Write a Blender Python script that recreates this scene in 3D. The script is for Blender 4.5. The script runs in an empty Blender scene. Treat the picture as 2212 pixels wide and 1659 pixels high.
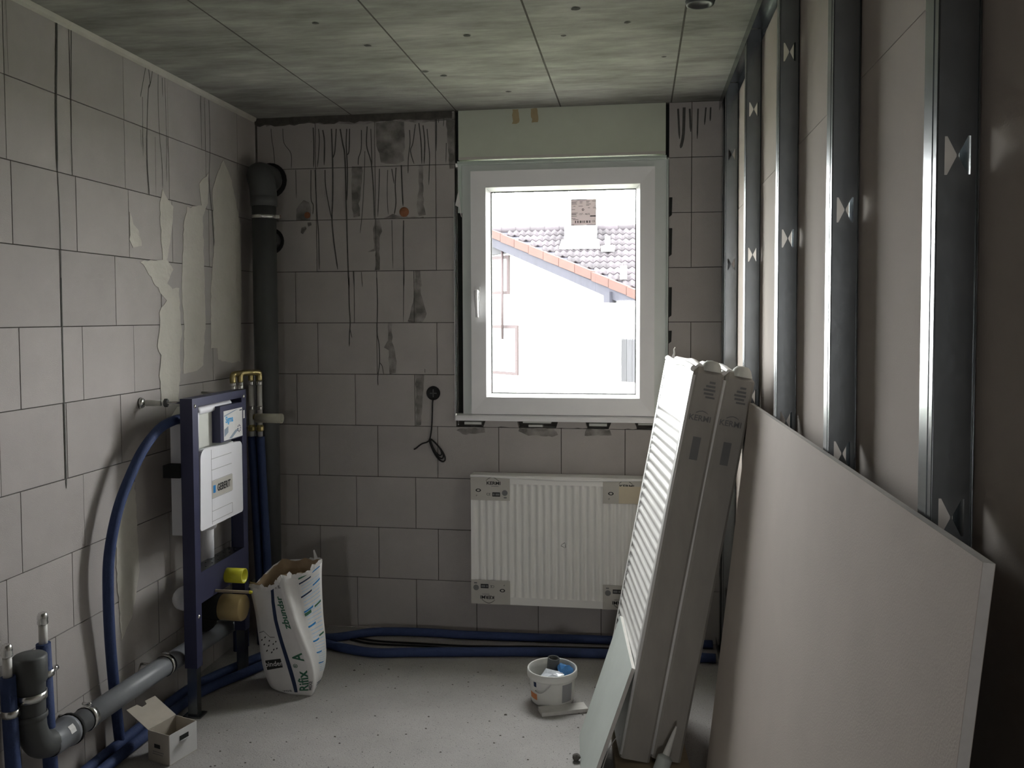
import bpy, bmesh, math, random
from mathutils import Vector, Matrix
random.seed(7)
C = bpy.context.scene.collection
S = bpy.context.scene
D = 4.011            # back wall plane
H = 2.5              # ceiling height
RX = 2.22            # room-side plane of the stud wall
BX = 2.27            # drywall behind the studs

# ------------------------------------------------------------------ camera, sky, light, exposure
cam_d = bpy.data.cameras.new('camera'); cam = bpy.data.objects.new('camera', cam_d); C.objects.link(cam)
_p, _y, _r = -0.04225046, 0.14592064, -0.00358265
_f = Vector((-math.sin(_y)*math.cos(_p), math.cos(_y)*math.cos(_p), math.sin(_p)))
_rt = Vector((math.cos(_y), math.sin(_y), 0)); _up = _rt.cross(_f)
_r2 = _rt*math.cos(_r) + _up*math.sin(_r); _u2 = -_rt*math.sin(_r) + _up*math.cos(_r)
M = Matrix((( _r2.x, _u2.x, -_f.x), (_r2.y, _u2.y, -_f.y), (_r2.z, _u2.z, -_f.z))).to_4x4()
M.translation = Vector((1.85718, 0, 1.5274))
cam.matrix_world = M
cam_d.sensor_width = 36; cam_d.lens = 1850/2212*36
cam_d.shift_y = (762.16-829.5)/2212
cam_d.clip_start = .02; cam_d.clip_end = 500
S.camera = cam

SKY = 30.0
w = bpy.data.worlds.new('overcast_sky'); S.world = w; w.use_nodes = True
bg = w.node_tree.nodes['Background']
bg.inputs[0].default_value = (1, .99, .99, 1); bg.inputs[1].default_value = SKY
pl = bpy.data.lights.new('window_portal', 'AREA'); pl.shape = 'RECTANGLE'; pl.size = .74; pl.size_y = 1.0
plo = bpy.data.objects.new('window_portal', pl); C.objects.link(plo)
plo.location = (1.507, D+.09, 1.64); plo.rotation_euler = (math.radians(-90), 0, 0)
pl.cycles.is_portal = True
FILL_OPENING = (1.55, 2.05, 1.2, 1.75)  # unseen opening added behind the camera to let in fill light
p2 = bpy.data.lights.new('fill_opening_portal', 'AREA'); p2.shape = 'RECTANGLE'; p2.size = FILL_OPENING[1]-FILL_OPENING[0]; p2.size_y = FILL_OPENING[3]-FILL_OPENING[2]
p2o = bpy.data.objects.new('fill_opening_portal', p2); C.objects.link(p2o)
p2o.location = ((FILL_OPENING[0]+FILL_OPENING[1])/2, -4.5, (FILL_OPENING[2]+FILL_OPENING[3])/2); p2o.rotation_euler = (math.radians(90), 0, 0); p2.cycles.is_portal = True
S.view_settings.view_transform = 'Standard'; S.view_settings.look = 'None'
S.view_settings.exposure = .55; S.view_settings.gamma = 1; S.view_settings.use_curve_mapping = False
S.cycles.max_bounces = 12; S.cycles.diffuse_bounces = 8; S.cycles.glossy_bounces = 4
S.cycles.transparent_max_bounces = 12; S.cycles.caustics_reflective = False; S.cycles.caustics_refractive = False
S.cycles.sample_clamp_indirect = 0

# ------------------------------------------------------------------ materials
def mat(name, col, rough=.8, metal=0., var=.12, scale=8., bump=0., bscale=80., stretch=(1,1,1), rnd=0., spec=.3, detail=6, alpha=1., trans=0., coat=0.):
    m = bpy.data.materials.new(name); m.use_nodes = True
    nt = m.node_tree; N = nt.nodes; L = nt.links
    b = N['Principled BSDF']
    b.inputs['Roughness'].default_value = rough; b.inputs['Metallic'].default_value = metal
    b.inputs['Specular IOR Level'].default_value = spec
    if coat: b.inputs['Coat Weight'].default_value = coat; b.inputs['Coat Roughness'].default_value = .15
    if alpha < 1: b.inputs['Alpha'].default_value = alpha
    if trans: b.inputs['Transmission Weight'].default_value = trans
    tc = N.new('ShaderNodeTexCoord'); mp = N.new('ShaderNodeMapping'); mp.inputs['Scale'].default_value = stretch
    geo = N.new('ShaderNodeNewGeometry')
    L.new(geo.outputs['Position'], mp.inputs['Vector'])
    no = N.new('ShaderNodeTexNoise'); no.inputs['Scale'].default_value = scale; no.inputs['Detail'].default_value = detail
    no.inputs['Roughness'].default_value = .6
    L.new(mp.outputs[0], no.inputs['Vector'])
    mr = N.new('ShaderNodeMapRange'); mr.inputs['From Min'].default_value = .25; mr.inputs['From Max'].default_value = .75
    mr.inputs['To Min'].default_value = 1-var; mr.inputs['To Max'].default_value = 1+var
    L.new(no.outputs['Fac'], mr.inputs['Value'])
    fac = mr.outputs[0]
    if rnd:
        oi = N.new('ShaderNodeObjectInfo'); m2 = N.new('ShaderNodeMapRange')
        m2.inputs['To Min'].default_value = 1-rnd; m2.inputs['To Max'].default_value = 1+rnd
        L.new(oi.outputs['Random'], m2.inputs['Value'])
        mu = N.new('ShaderNodeMath'); mu.operation = 'MULTIPLY'
        L.new(fac, mu.inputs[0]); L.new(m2.outputs[0], mu.inputs[1]); fac = mu.outputs[0]
    mx = N.new('ShaderNodeVectorMath'); mx.operation = 'SCALE'; mx.inputs[0].default_value = col
    L.new(fac, mx.inputs['Scale']); L.new(mx.outputs[0], b.inputs['Base Color'])
    if bump:
        n2 = N.new('ShaderNodeTexNoise'); n2.inputs['Scale'].default_value = bscale; n2.inputs['Detail'].default_value = 4
        L.new(mp.outputs[0], n2.inputs['Vector'])
        bp = N.new('ShaderNodeBump'); bp.inputs['Strength'].default_value = bump; bp.inputs['Distance'].default_value = .004
        L.new(n2.outputs['Fac'], bp.inputs['Height']); L.new(bp.outputs[0], b.inputs['Normal'])
    return m
def smear(name, col, lo=.35, hi=.62, scale=25, strength=.8, stretch=(1,1,1)):
    """a stain whose cover breaks up with noise"""
    m = mat(name, col, .95, var=.1)
    nt = m.node_tree; N = nt.nodes; L = nt.links
    b = N['Principled BSDF']
    g = N.new('ShaderNodeNewGeometry'); mp = N.new('ShaderNodeMapping'); mp.inputs['Scale'].default_value = stretch
    no = N.new('ShaderNodeTexNoise'); no.inputs['Scale'].default_value = scale; no.inputs['Detail'].default_value = 5
    L.new(g.outputs['Position'], mp.inputs[0]); L.new(mp.outputs[0], no.inputs['Vector'])
    mr = N.new('ShaderNodeMapRange'); mr.inputs['From Min'].default_value = lo; mr.inputs['From Max'].default_value = hi
    mr.inputs['To Max'].default_value = strength
    L.new(no.outputs['Fac'], mr.inputs['Value']); L.new(mr.outputs[0], b.inputs['Alpha'])
    return m

MT = {}
MT['block'] = mat('aerated_block', (.425,.398,.382), .95, var=.07, scale=5, bump=.3, bscale=420, rnd=.045, spec=.1)
MT['mortar'] = mat('joint_mortar', (.085,.08,.07), .95, var=.25, scale=30)
MT['drip'] = mat('drip_stain', (.085,.085,.078), .95, var=.3, scale=40)
MT['smear'] = smear('mortar_smear', (.19,.185,.165), .28, .7, 14, .75)
MT['rust'] = mat('rust_stain', (.30,.13,.07), .95, var=.3, scale=30)
MT['plaster'] = mat('plaster_patch', (.55,.53,.475), .95, var=.07, scale=10, bump=.4, bscale=60)
def concrete():
    m = mat('cast_concrete', (.30,.296,.272), .85, var=.5, scale=2.6, bump=.35, bscale=90, stretch=(1.1,3.0,1), spec=.2, detail=9)
    nt = m.node_tree; N = nt.nodes; L = nt.links; b = N['Principled BSDF']
    src = b.inputs['Base Color'].links[0].from_socket
    g = N.new('ShaderNodeNewGeometry'); mp = N.new('ShaderNodeMapping'); mp.inputs['Scale'].default_value = (9,60,1)
    no = N.new('ShaderNodeTexNoise'); no.inputs['Scale'].default_value = 1; no.inputs['Detail'].default_value = 4
    L.new(g.outputs['Position'], mp.inputs[0]); L.new(mp.outputs[0], no.inputs['Vector'])
    mr = N.new('ShaderNodeMapRange'); mr.inputs['From Min'].default_value = .3; mr.inputs['From Max'].default_value = .7
    mr.inputs['To Min'].default_value = .9; mr.inputs['To Max'].default_value = 1.1
    L.new(no.outputs['Fac'], mr.inputs['Value'])
    sc = N.new('ShaderNodeVectorMath'); sc.operation = 'SCALE'
    L.new(src, sc.inputs[0]); L.new(mr.outputs[0], sc.inputs['Scale']); L.new(sc.outputs[0], b.inputs['Base Color'])
    return m
MT['ceiling'] = concrete()
def floor_mat():
    m = mat('raw_concrete_floor', (.36,.345,.335), .92, var=.13, scale=3, bump=.6, bscale=150, spec=.15)
    nt = m.node_tree; N = nt.nodes; L = nt.links; b = N['Principled BSDF']
    src = b.inputs['Base Color'].links[0].from_socket
    g = N.new('ShaderNodeNewGeometry')
    for sc_, thr, dark in ((160,.20,.45),(60,.13,.4),(420,.3,.7)):
        vo = N.new('ShaderNodeTexVoronoi'); vo.inputs['Scale'].default_value = sc_
        L.new(g.outputs['Position'], vo.inputs['Vector'])
        mr = N.new('ShaderNodeMapRange'); mr.inputs['From Min'].default_value = thr*.6; mr.inputs['From Max'].default_value = thr
        mr.inputs['To Min'].default_value = dark; mr.inputs['To Max'].default_value = 1
        L.new(vo.outputs['Distance'], mr.inputs['Value'])
        s = N.new('ShaderNodeVectorMath'); s.operation = 'SCALE'
        L.new(src, s.inputs[0]); L.new(mr.outputs[0], s.inputs['Scale']); src = s.outputs[0]
    L.new(src, b.inputs['Base Color'])
    return m
MT['floor'] = floor_mat()
MT['board'] = mat('drywall_paper', (.46,.41,.37), .9, var=.04, scale=6, bump=.1, bscale=300)
MT['boardgreen'] = mat('green_drywall_paper', (.52,.56,.53), .85, var=.05, scale=8)
MT['gypsum'] = mat('gypsum_core', (.62,.60,.57), .95, var=.08, scale=40)
MT['zinc'] = mat('galvanized_steel', (.245,.262,.272), .27, 1., var=.1, scale=14, bump=.05, bscale=60)
MT['steel'] = mat('bright_steel', (.75,.75,.73), .25, 1., var=.06)
MT['pvc'] = mat('white_window_plastic', (.86,.86,.87), .35, var=.02, spec=.5)
MT['pvc_step_shade'] = mat('shaded_frame_plastic', (.66,.70,.68), .4, var=.03, spec=.5)  # greenish frame tone, darkened to paint the step shading beside the sash
MT['gap'] = mat('dark_foam_and_shade', (.02,.022,.02), .95, var=.2)
MT['shutter'] = mat('shutter_box_panel', (.56,.60,.50), .75, var=.05, scale=5)
MT['sealstrip'] = mat('pale_seal_strip', (.55,.62,.58), .6, var=.06)
MT['glue'] = mat('old_glue_mark', (.42,.34,.20), .9, var=.2)
MT['enamel'] = mat('radiator_enamel', (.86,.85,.82), .3, var=.02, spec=.5, coat=.3)
MT['film'] = mat('shrink_film_over_radiator', (.76,.75,.73), .42, var=.05, scale=14, bump=.2, bscale=25, spec=.5, coat=.15)
MT['card'] = mat('printed_grey_card', (.52,.50,.46), .75, var=.05)
MT['buff'] = mat('buff_card', (.60,.53,.40), .8, var=.06)
MT['filmside'] = mat('card_under_film', (.35,.33,.295), .55, var=.1, scale=10, bump=.25, bscale=18, stretch=(2,2,.6), spec=.4)
MT['ink'] = mat('black_ink', (.03,.03,.03), .7, var=.1)
MT['greyink'] = mat('grey_ink', (.18,.18,.18), .7, var=.1)
MT['blueink'] = mat('blue_ink', (.02,.22,.55), .6, var=.1)
MT['navyink'] = mat('navy_ink', (.025,.04,.09), .7, var=.1)
MT['greenink'] = mat('green_ink', (.05,.16,.10), .7, var=.1)
MT['skyink'] = mat('pale_blue_print', (.45,.62,.80), .6, var=.15, scale=40)
MT['paper'] = mat('white_paper', (.74,.73,.72), .8, var=.04, scale=20, bump=.3, bscale=30)
MT['kraft'] = mat('brown_kraft_paper', (.34,.25,.16), .9, var=.2, scale=30)
MT['navy'] = mat('navy_powder_coat', (.036,.038,.085), .45, var=.1, spec=.4)
MT['cistern'] = mat('white_cistern_plastic', (.80,.80,.84), .45, var=.02)
MT['eps'] = mat('grey_white_foam', (.60,.61,.57), .8, var=.06)
MT['yellow'] = mat('yellow_plug', (.75,.72,.05), .4, var=.06, trans=.15)
MT['amber'] = mat('amber_plug', (.55,.42,.20), .45, var=.1, trans=.1)
MT['sleeve'] = mat('frosted_sleeve', (.62,.60,.50), .5, var=.06, trans=.2)
MT['hose'] = mat('blue_insulation_foam', (.040,.062,.155), .7, var=.12, scale=40, bump=.3, bscale=150)
MT['pipegrey'] = mat('grey_drain_plastic', (.215,.225,.245), .4, var=.08, spec=.4)
MT['pipedark'] = mat('dark_grey_plastic', (.075,.078,.078), .5, var=.1, spec=.4)
MT['rubber_and_hole'] = mat('black_rubber_and_hole', (.012,.012,.012), .8, var=.1)
MT['whitepipe'] = mat('white_composite_pipe', (.66,.65,.62), .4, var=.04)
MT['brass'] = mat('brass_fitting', (.55,.46,.22), .3, 1., var=.1)
MT['copper'] = mat('pipe_end_cap', (.40,.30,.22), .5, .3, var=.2)
MT['cable'] = mat('black_cable_sheath', (.018,.018,.018), .6, var=.1)
MT['whitebox'] = mat('white_card_box', (.60,.60,.60), .75, var=.05)
MT['greycard'] = mat('grey_card', (.46,.42,.36), .85, var=.07, scale=25)
MT['bucket'] = mat('white_bucket_plastic', (.76,.755,.72), .4, var=.05, scale=12)
MT['orange'] = mat('orange_print', (.62,.24,.10), .6, var=.15)
MT['bluebag'] = mat('blue_plastic_film', (.08,.25,.55), .25, var=.15, scale=40, alpha=.9)
MT['clearbag'] = mat('crumpled_clear_film', (.72,.76,.82), .2, var=.1, scale=30, alpha=.85)
MT['wood'] = mat('raw_wood', (.38,.31,.22), .85, var=.15, scale=12, stretch=(1,6,6))
MT['stone'] = mat('grit_lump', (.12,.11,.10), .95, var=.3, scale=60)
MT['render'] = mat('white_house_render', (.80,.79,.74), .95, var=.03, scale=2)
MT['tile'] = mat('weathered_roof_tile', (.0165,.0135,.016), .85, var=.3, scale=3, rnd=.35)
MT['verge'] = mat('orange_verge_tile', (.026,.0103,.0078), .85, var=.2, scale=4, rnd=.12)
MT['barge'] = mat('dark_barge_board', (.010,.010,.015), .85, var=.35, scale=4, stretch=(6,6,.5))
MT['greyplank'] = mat('grey_weathered_plank', (.015,.015,.017), .9, var=.3, scale=6, stretch=(5,5,.4), rnd=.25)
MT['brownframe'] = mat('brown_window_frame', (.014,.008,.009), .7, var=.2)
MT['housepane'] = mat('house_window_curtain', (.30,.33,.34), .7, var=.06)
MT['metalclad'] = mat('pale_chimney_cladding', (.55,.60,.60), .5, var=.1)
MT['ground'] = mat('outdoor_ground', (.12,.13,.09), .95, var=.2, scale=1)
MT['rearwall'] = MT['block']
def glass():
    m = bpy.data.materials.new('window_glass'); m.use_nodes = True
    nt = m.node_tree; N = nt.nodes; L = nt.links; N.remove(N['Principled BSDF'])
    t = N.new('ShaderNodeBsdfTransparent'); t.inputs[0].default_value = (.97,.985,.98,1)
    g = N.new('ShaderNodeBsdfGlossy'); g.inputs['Roughness'].default_value = .02
    lw = N.new('ShaderNodeLayerWeight'); lw.inputs['Blend'].default_value = .5
    pw = N.new('ShaderNodeMath'); pw.operation = 'POWER'; pw.inputs[1].default_value = 5; L.new(lw.outputs['Facing'], pw.inputs[0])
    fr = N.new('ShaderNodeMath'); fr.operation = 'MULTIPLY_ADD'; fr.inputs[1].default_value = .9; fr.inputs[2].default_value = .035; L.new(pw.outputs[0], fr.inputs[0])
    mx = N.new('ShaderNodeMixShader')
    L.new(fr.outputs[0], mx.inputs[0]); L.new(t.outputs[0], mx.inputs[1]); L.new(g.outputs[0], mx.inputs[2])
    L.new(mx.outputs[0], N['Material Output'].inputs['Surface'])
    return m
MT['glass'] = glass()
def translucent_paper():
    m = mat('window_label_paper', (.62,.56,.56), .8, var=.04)
    nt = m.node_tree; N = nt.nodes; L = nt.links
    t = N.new('ShaderNodeBsdfTranslucent'); t.inputs[0].default_value = (.125,.118,.118,1)
    ad = N.new('ShaderNodeAddShader')
    L.new(N['Principled BSDF'].outputs[0], ad.inputs[0]); L.new(t.outputs[0], ad.inputs[1]); L.new(ad.outputs[0], N['Material Output'].inputs['Surface'])
    return m
MT['label'] = translucent_paper()

# ------------------------------------------------------------------ helpers
OFF = {}
class MB:
    """collects vertices and faces in world space; build() links them as ONE mesh object"""
    def __init__(s): s.v = []; s.f = []; s.sm = []
    def add(s, v, f, sm=False):
        n = len(s.v); s.v += [tuple(p) for p in v]; s.f += [tuple(i+n for i in q) for q in f]; s.sm += [sm]*len(f); return s
    def box(s, x0, x1, y0, y1, z0, z1, mtx=None):
        v = [Vector((x,y,z)) for z in (z0,z1) for y in (y0,y1) for x in (x0,x1)]
        if mtx is not None: v = [mtx @ p for p in v]
        return s.add(v, [(0,2,3,1),(4,5,7,6),(0,1,5,4),(2,6,7,3),(0,4,6,2),(1,3,7,5)])
    def hexa(s, q0, q1):
        """two quads (same winding) joined"""
        v = list(q0)+list(q1)
        return s.add(v, [(3,2,1,0),(4,5,6,7)]+[(i,(i+1)%4,4+(i+1)%4,4+i) for i in range(4)])
    def prism(s, poly, vec):
        n = len(poly); vec = Vector(vec); v = [Vector(p) for p in poly]+[Vector(p)+vec for p in poly]
        return s.add(v, [tuple(range(n))[::-1], tuple(range(n,2*n))]+[(i,(i+1)%n,n+(i+1)%n,n+i) for i in range(n)])
    def tube(s, pts, r, n=12, caps=True, smooth=True):
        pts = [Vector(p) for p in pts]; k = len(pts); rs = r if isinstance(r,(list,tuple)) else [r]*k
        v = []; up = None
        for i,p in enumerate(pts):
            t = (pts[min(i+1,k-1)]-pts[max(i-1,0)]).normalized()
            if up is None:
                a = Vector((0,0,1)) if abs(t.z) < .9 else Vector((1,0,0)); up = t.cross(a).normalized()
            else:
                up = (up - t*up.dot(t)).normalized()
            b = t.cross(up)
            for j in range(n):
                an = 2*math.pi*j/n; v.append(p+(up*math.cos(an)+b*math.sin(an))*rs[i])
        f = [(i*n+j, i*n+(j+1)%n, (i+1)*n+(j+1)%n, (i+1)*n+j) for i in range(k-1) for j in range(n)]
        s.add(v, f, smooth)
        if caps:
            n0 = len(s.v)-len(v); s.f += [tuple(n0+j for j in range(n))[::-1], tuple(n0+(k-1)*n+j for j in range(n))]; s.sm += [False,False]
        return s
    def lathe(s, prof, base, axis=(0,0,1), n=24, smooth=True, caps=False):
        ax = Vector(axis).normalized(); a = Vector((1,0,0)) if abs(ax.x) < .9 else Vector((0,1,0))
        u = ax.cross(a).normalized(); w_ = ax.cross(u); base = Vector(base); v = []; k = len(prof)
        for r, h in prof:
            for j in range(n):
                an = 2*math.pi*j/n; v.append(base+ax*h+(u*math.cos(an)+w_*math.sin(an))*r)
        f = [(i*n+j, i*n+(j+1)%n, (i+1)*n+(j+1)%n, (i+1)*n+j) for i in range(k-1) for j in range(n)]
        if caps: f += [tuple(range(n))[::-1], tuple((k-1)*n+j for j in range(n))]
        return s.add(v, f, smooth)
    def ribbon(s, pts, wd, nrm, th=.0006):
        """flat strip of width wd along pts, lying on a plane with normal nrm"""
        nrm = Vector(nrm); pts = [Vector(p) for p in pts]; k = len(pts); a = []; b = []
        for i,p in enumerate(pts):
            t = (pts[min(i+1,k-1)]-pts[max(i-1,0)]).normalized(); sd = t.cross(nrm).normalized()
            w2 = wd*.5*(1 if i < k-1 else .35)
            a.append(p+sd*w2+nrm*th); b.append(p-sd*w2+nrm*th)
        return s.add(a+b, [(i,i+1,k+i+1,k+i) for i in range(k-1)])
    def build(s, name, m, parent=None, mats=None):
        me = bpy.data.meshes.new(name); o = bpy.data.objects.new(name, me); C.objects.link(o)
        off = OFF.get(parent.name, Vector()) if parent else Vector()
        me.from_pydata([tuple(Vector(p)-off) for p in s.v], [], s.f)
        for p, sm in zip(me.polygons, s.sm): p.use_smooth = sm
        bm = bmesh.new(); bm.from_mesh(me); bmesh.ops.recalc_face_normals(bm, faces=bm.faces); bm.to_mesh(me); bm.free()
        me.materials.append(MT[m] if isinstance(m,str) else m)
        if parent: o.parent = parent; OFF[o.name] = off
        return o
def tag(o, label=None, cat=None, group=None, kind=None):
    if label: o['label'] = label
    if cat: o['category'] = cat
    if group: o['group'] = group
    if kind: o['kind'] = kind
    return o
def thing(name, loc, label, cat, group=None):
    o = bpy.data.objects.new(name, None); C.objects.link(o); o.location = loc; OFF[o.name] = Vector(loc)
    o.empty_display_size = .05
    return tag(o, label, cat, group)
def spline(pts, n=8):
    pts = [Vector(p) for p in pts]; out = []
    for i in range(len(pts)-1):
        p0 = pts[max(i-1,0)]; p1 = pts[i]; p2 = pts[i+1]; p3 = pts[min(i+2,len(pts)-1)]
        for j in range(n):
            t = j/n
            out.append(.5*((2*p1)+(p2-p0)*t+(2*p0-5*p1+4*p2-p3)*t*t+(3*p1-p0-3*p2+p3)*t**3))
    return out+[pts[-1]]
def text_verts(s, size, bold=0.0):
    """outline text as flat vertices and faces, centred on 0,0"""
    cu = bpy.data.curves.new('lettering','FONT'); cu.body = s; cu.size = size; cu.offset = bold; cu.resolution_u = 2
    cu.align_x = 'CENTER'; cu.align_y = 'CENTER'
    o = bpy.data.objects.new('lettering', cu); C.objects.link(o)
    bpy.context.view_layer.update()
    me = bpy.data.meshes.new_from_object(o.evaluated_get(bpy.context.evaluated_depsgraph_get()))
    v = [tuple(p.co) for p in me.vertices]; f = [tuple(p.vertices) for p in me.polygons]
    bpy.data.objects.remove(o); bpy.data.curves.remove(cu); bpy.data.meshes.remove(me)
    return v, f
def put_text(mb, s, size, org, ux, uy, bold=0.0, sx=1.0, lift=.0006):
    org = Vector(org); ux = Vector(ux).normalized(); uy = Vector(uy).normalized(); n = ux.cross(uy)
    v, f = text_verts(s, size, bold)
    return mb.add([org+ux*(p[0]*sx)+uy*p[1]+n*lift for p in v], f)
def rect(mb, org, ux, uy, x0, x1, y0, y1, lift=.0005):
    org = Vector(org); ux = Vector(ux).normalized(); uy = Vector(uy).normalized(); n = ux.cross(uy)
    return mb.add([org+ux*a+uy*b+n*lift for a,b in ((x0,y0),(x1,y0),(x1,y1),(x0,y1))], [(0,1,2,3)])
def ring(mb, x0,x1,z0,z1, ix0,ix1,iz0,iz1, y0, y1, iy0=None):
    """rectangular ring in XZ with depth y0 (room side) .. y1; iy0: room-side depth at the inner edge"""
    iy0 = y0 if iy0 is None else iy0
    o = [(x0,z0),(x1,z0),(x1,z1),(x0,z1)]; i = [(ix0,iz0),(ix1,iz0),(ix1,iz1),(ix0,iz1)]
    v = [(a,y0,b) for a,b in o]+[(a,iy0,b) for a,b in i]+[(a,y1,b) for a,b in i]+[(a,y1,b) for a,b in o]
    f = []
    for k in range(4):
        n = (k+1)%4
        for p in range(4):
            q = (p+1)%4; f.append((p*4+k,p*4+n,q*4+n,q*4+k))
    return mb.add(v, f)
def rough_poly(pts, step=.02, amp=.004):
    out = []; k = len(pts)
    for i in range(k):
        a = pts[i]; b = pts[(i+1)%k]; L_ = math.hypot(b[0]-a[0], b[1]-a[1]); n = max(1,int(L_/step))
        for j in range(n):
            t = j/n; out.append((a[0]+(b[0]-a[0])*t+random.uniform(-amp,amp), a[1]+(b[1]-a[1])*t+random.uniform(-amp,amp)))
    return out
# ================================================================== SETTING
# floor
MB().box(-.3, 2.9, -4.6, D+.0, -.12, 0).build('floor', 'floor')['kind'] = 'structure'
# ceiling: cast slab with formwork boards that leave recessed joints
ceil = MB().box(-.3, 2.9, -4.6, D+.4, H+.001, H+.2).build('ceiling', 'mortar'); ceil['kind'] = 'structure'
xs = [-.02,.49,1.005,1.5,2.005,2.30]
ym = [-2.0,1.35,D-.002]
for i in range(5):
    g = .0035
    for j in range(2):
        MB().box(xs[i]+g, xs[i+1]-g, ym[j], ym[j+1], H-random.uniform(.0,.0012), H+.001).build('ceiling_panel', 'ceiling', ceil)
mb = MB()
for (x,y,r) in ((.9,3.0,.012),(1.27,2.95,.012),(1.02,3.35,.012),(1.08,3.42,.011),(1.3,3.7,.012),(1.45,2.62,.02),(1.55,2.62,.012),(1.66,2.75,.016),(1.6,3.0,.01),(1.82,2.9,.01),(1.95,3.3,.008),(.8,2.75,.009)):
    poly = [(x+r*(.7+.5*random.random())*math.cos(a*.785)*1.3, y+r*(.7+.5*random.random())*math.sin(a*.785), H-.0022) for a in range(8)]
    mb.add(poly, [tuple(range(8))])
mb.build('pit_mark', 'drip', ceil)['kind'] = 'stuff'

def block_wall(parent, plane, rows, lo, hi, pitch, holes=()):
    """plane 'L': wall at X=0 over Y; 'B': wall at Y=D over X; blocks stand 6 mm proud of the joints"""
    g = .0017; th = .007; full = None
    for k, ref in enumerate(rows):
        z1 = H-.25*k-g; z0 = z1-.25+2*g
        a = ref-math.ceil((ref-lo)/pitch)*pitch
        while a < hi:
            segs = [(max(a,lo)+g, min(a+pitch,hi)-g, z0, z1)]
            for hx0,hx1,hz0,hz1 in holes:
                new = []
                for s0,s1,b0,b1 in segs:
                    if s1 <= hx0 or s0 >= hx1 or b1 <= hz0+.01 or b0 >= hz1: new.append((s0,s1,b0,b1)); continue
                    if s0 < hx0-.01: new.append((s0,hx0,b0,b1))
                    if s1 > hx1+.01: new.append((hx1,s1,b0,b1))
                    if b0 < hz0-.01: new.append((max(s0,hx0),min(s1,hx1),b0,hz0))
                segs = new
            for s0,s1,b0,b1 in segs:
                if s1-s0 < .015: continue
                pr = random.uniform(-.0008,.0008)
                if plane == 'L': MB().box(-th, pr, s0, s1, b0, b1).build('block', 'block', parent)
                elif plane == 'B': MB().box(s0, s1, D+pr, D+th, b0, b1).build('block', 'block', parent)
                else: MB().box(s0, s1, -2.007, -2.0-pr, b0, b1).build('block', 'block', parent)
            a += pitch
DY = lambda d: D-d
wl = MB().box(-.2, -.007, -2.2, D+.0, 0, H).build('wall_left', 'mortar'); wl['kind'] = 'structure'
block_wall(wl, 'L', [DY(1.39),DY(1.39),DY(1.374),DY(1.465),DY(1.359),DY(1.45),DY(1.372),DY(1.439),DY(1.531),DY(1.40)], -2.0, D-.001, .2985)
OPEN = (.995, 1.997, 1.0, H+.1)
mb = MB()
mb.box(-.2, OPEN[0], D+.007, D+.4, -.12, H); mb.box(OPEN[1], 2.6, D+.007, D+.4, -.12, H); mb.box(OPEN[0], OPEN[1], D+.007, D+.4, -.12, OPEN[2])
wb = mb.build('wall_back', 'mortar'); wb['kind'] = 'structure'
block_wall(wb, 'B', [.307,.307,.307,.196,.307,.196,.307,.196,.307,.196], .0, 2.4, .2985, [OPEN])
FILL_DOOR = (1.36, 2.16, 0, 2.05)          # unseen doorway, hall and end opening added for fill light from behind
mb = MB(); mb.box(-.3, FILL_DOOR[0], -2.2, -2.007, 0, H); mb.box(FILL_DOOR[1], 2.6, -2.2, -2.007, 0, H); mb.box(FILL_DOOR[0], FILL_DOOR[1], -2.2, -2.007, FILL_DOOR[3], H)
wr_ = mb.build('wall_rear', 'mortar'); wr_['kind'] = 'structure'
block_wall(wr_, 'R', [.307,.196]*5, .0, 2.26, .2985, [(FILL_DOOR[0],FILL_DOOR[1],-.1,FILL_DOOR[3])])
MB().box(.6, .8, -4.4, -2.2, 0, H).build('wall_added_hall_left', 'plaster')['kind'] = 'structure'
MB().box(2.5, 2.7, -4.4, -2.2, 0, H).build('wall_added_hall_right', 'plaster')['kind'] = 'structure'
mb = MB(); hx0, hx1, hz0, hz1 = FILL_OPENING
mb.box(.6, hx0, -4.6, -4.4, 0, H); mb.box(hx1, 2.7, -4.6, -4.4, 0, H); mb.box(hx0, hx1, -4.6, -4.4, 0, hz0); mb.box(hx0, hx1, -4.6, -4.4, hz1, H)
mb.build('wall_added_hall_end', 'plaster')['kind'] = 'structure'

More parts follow.
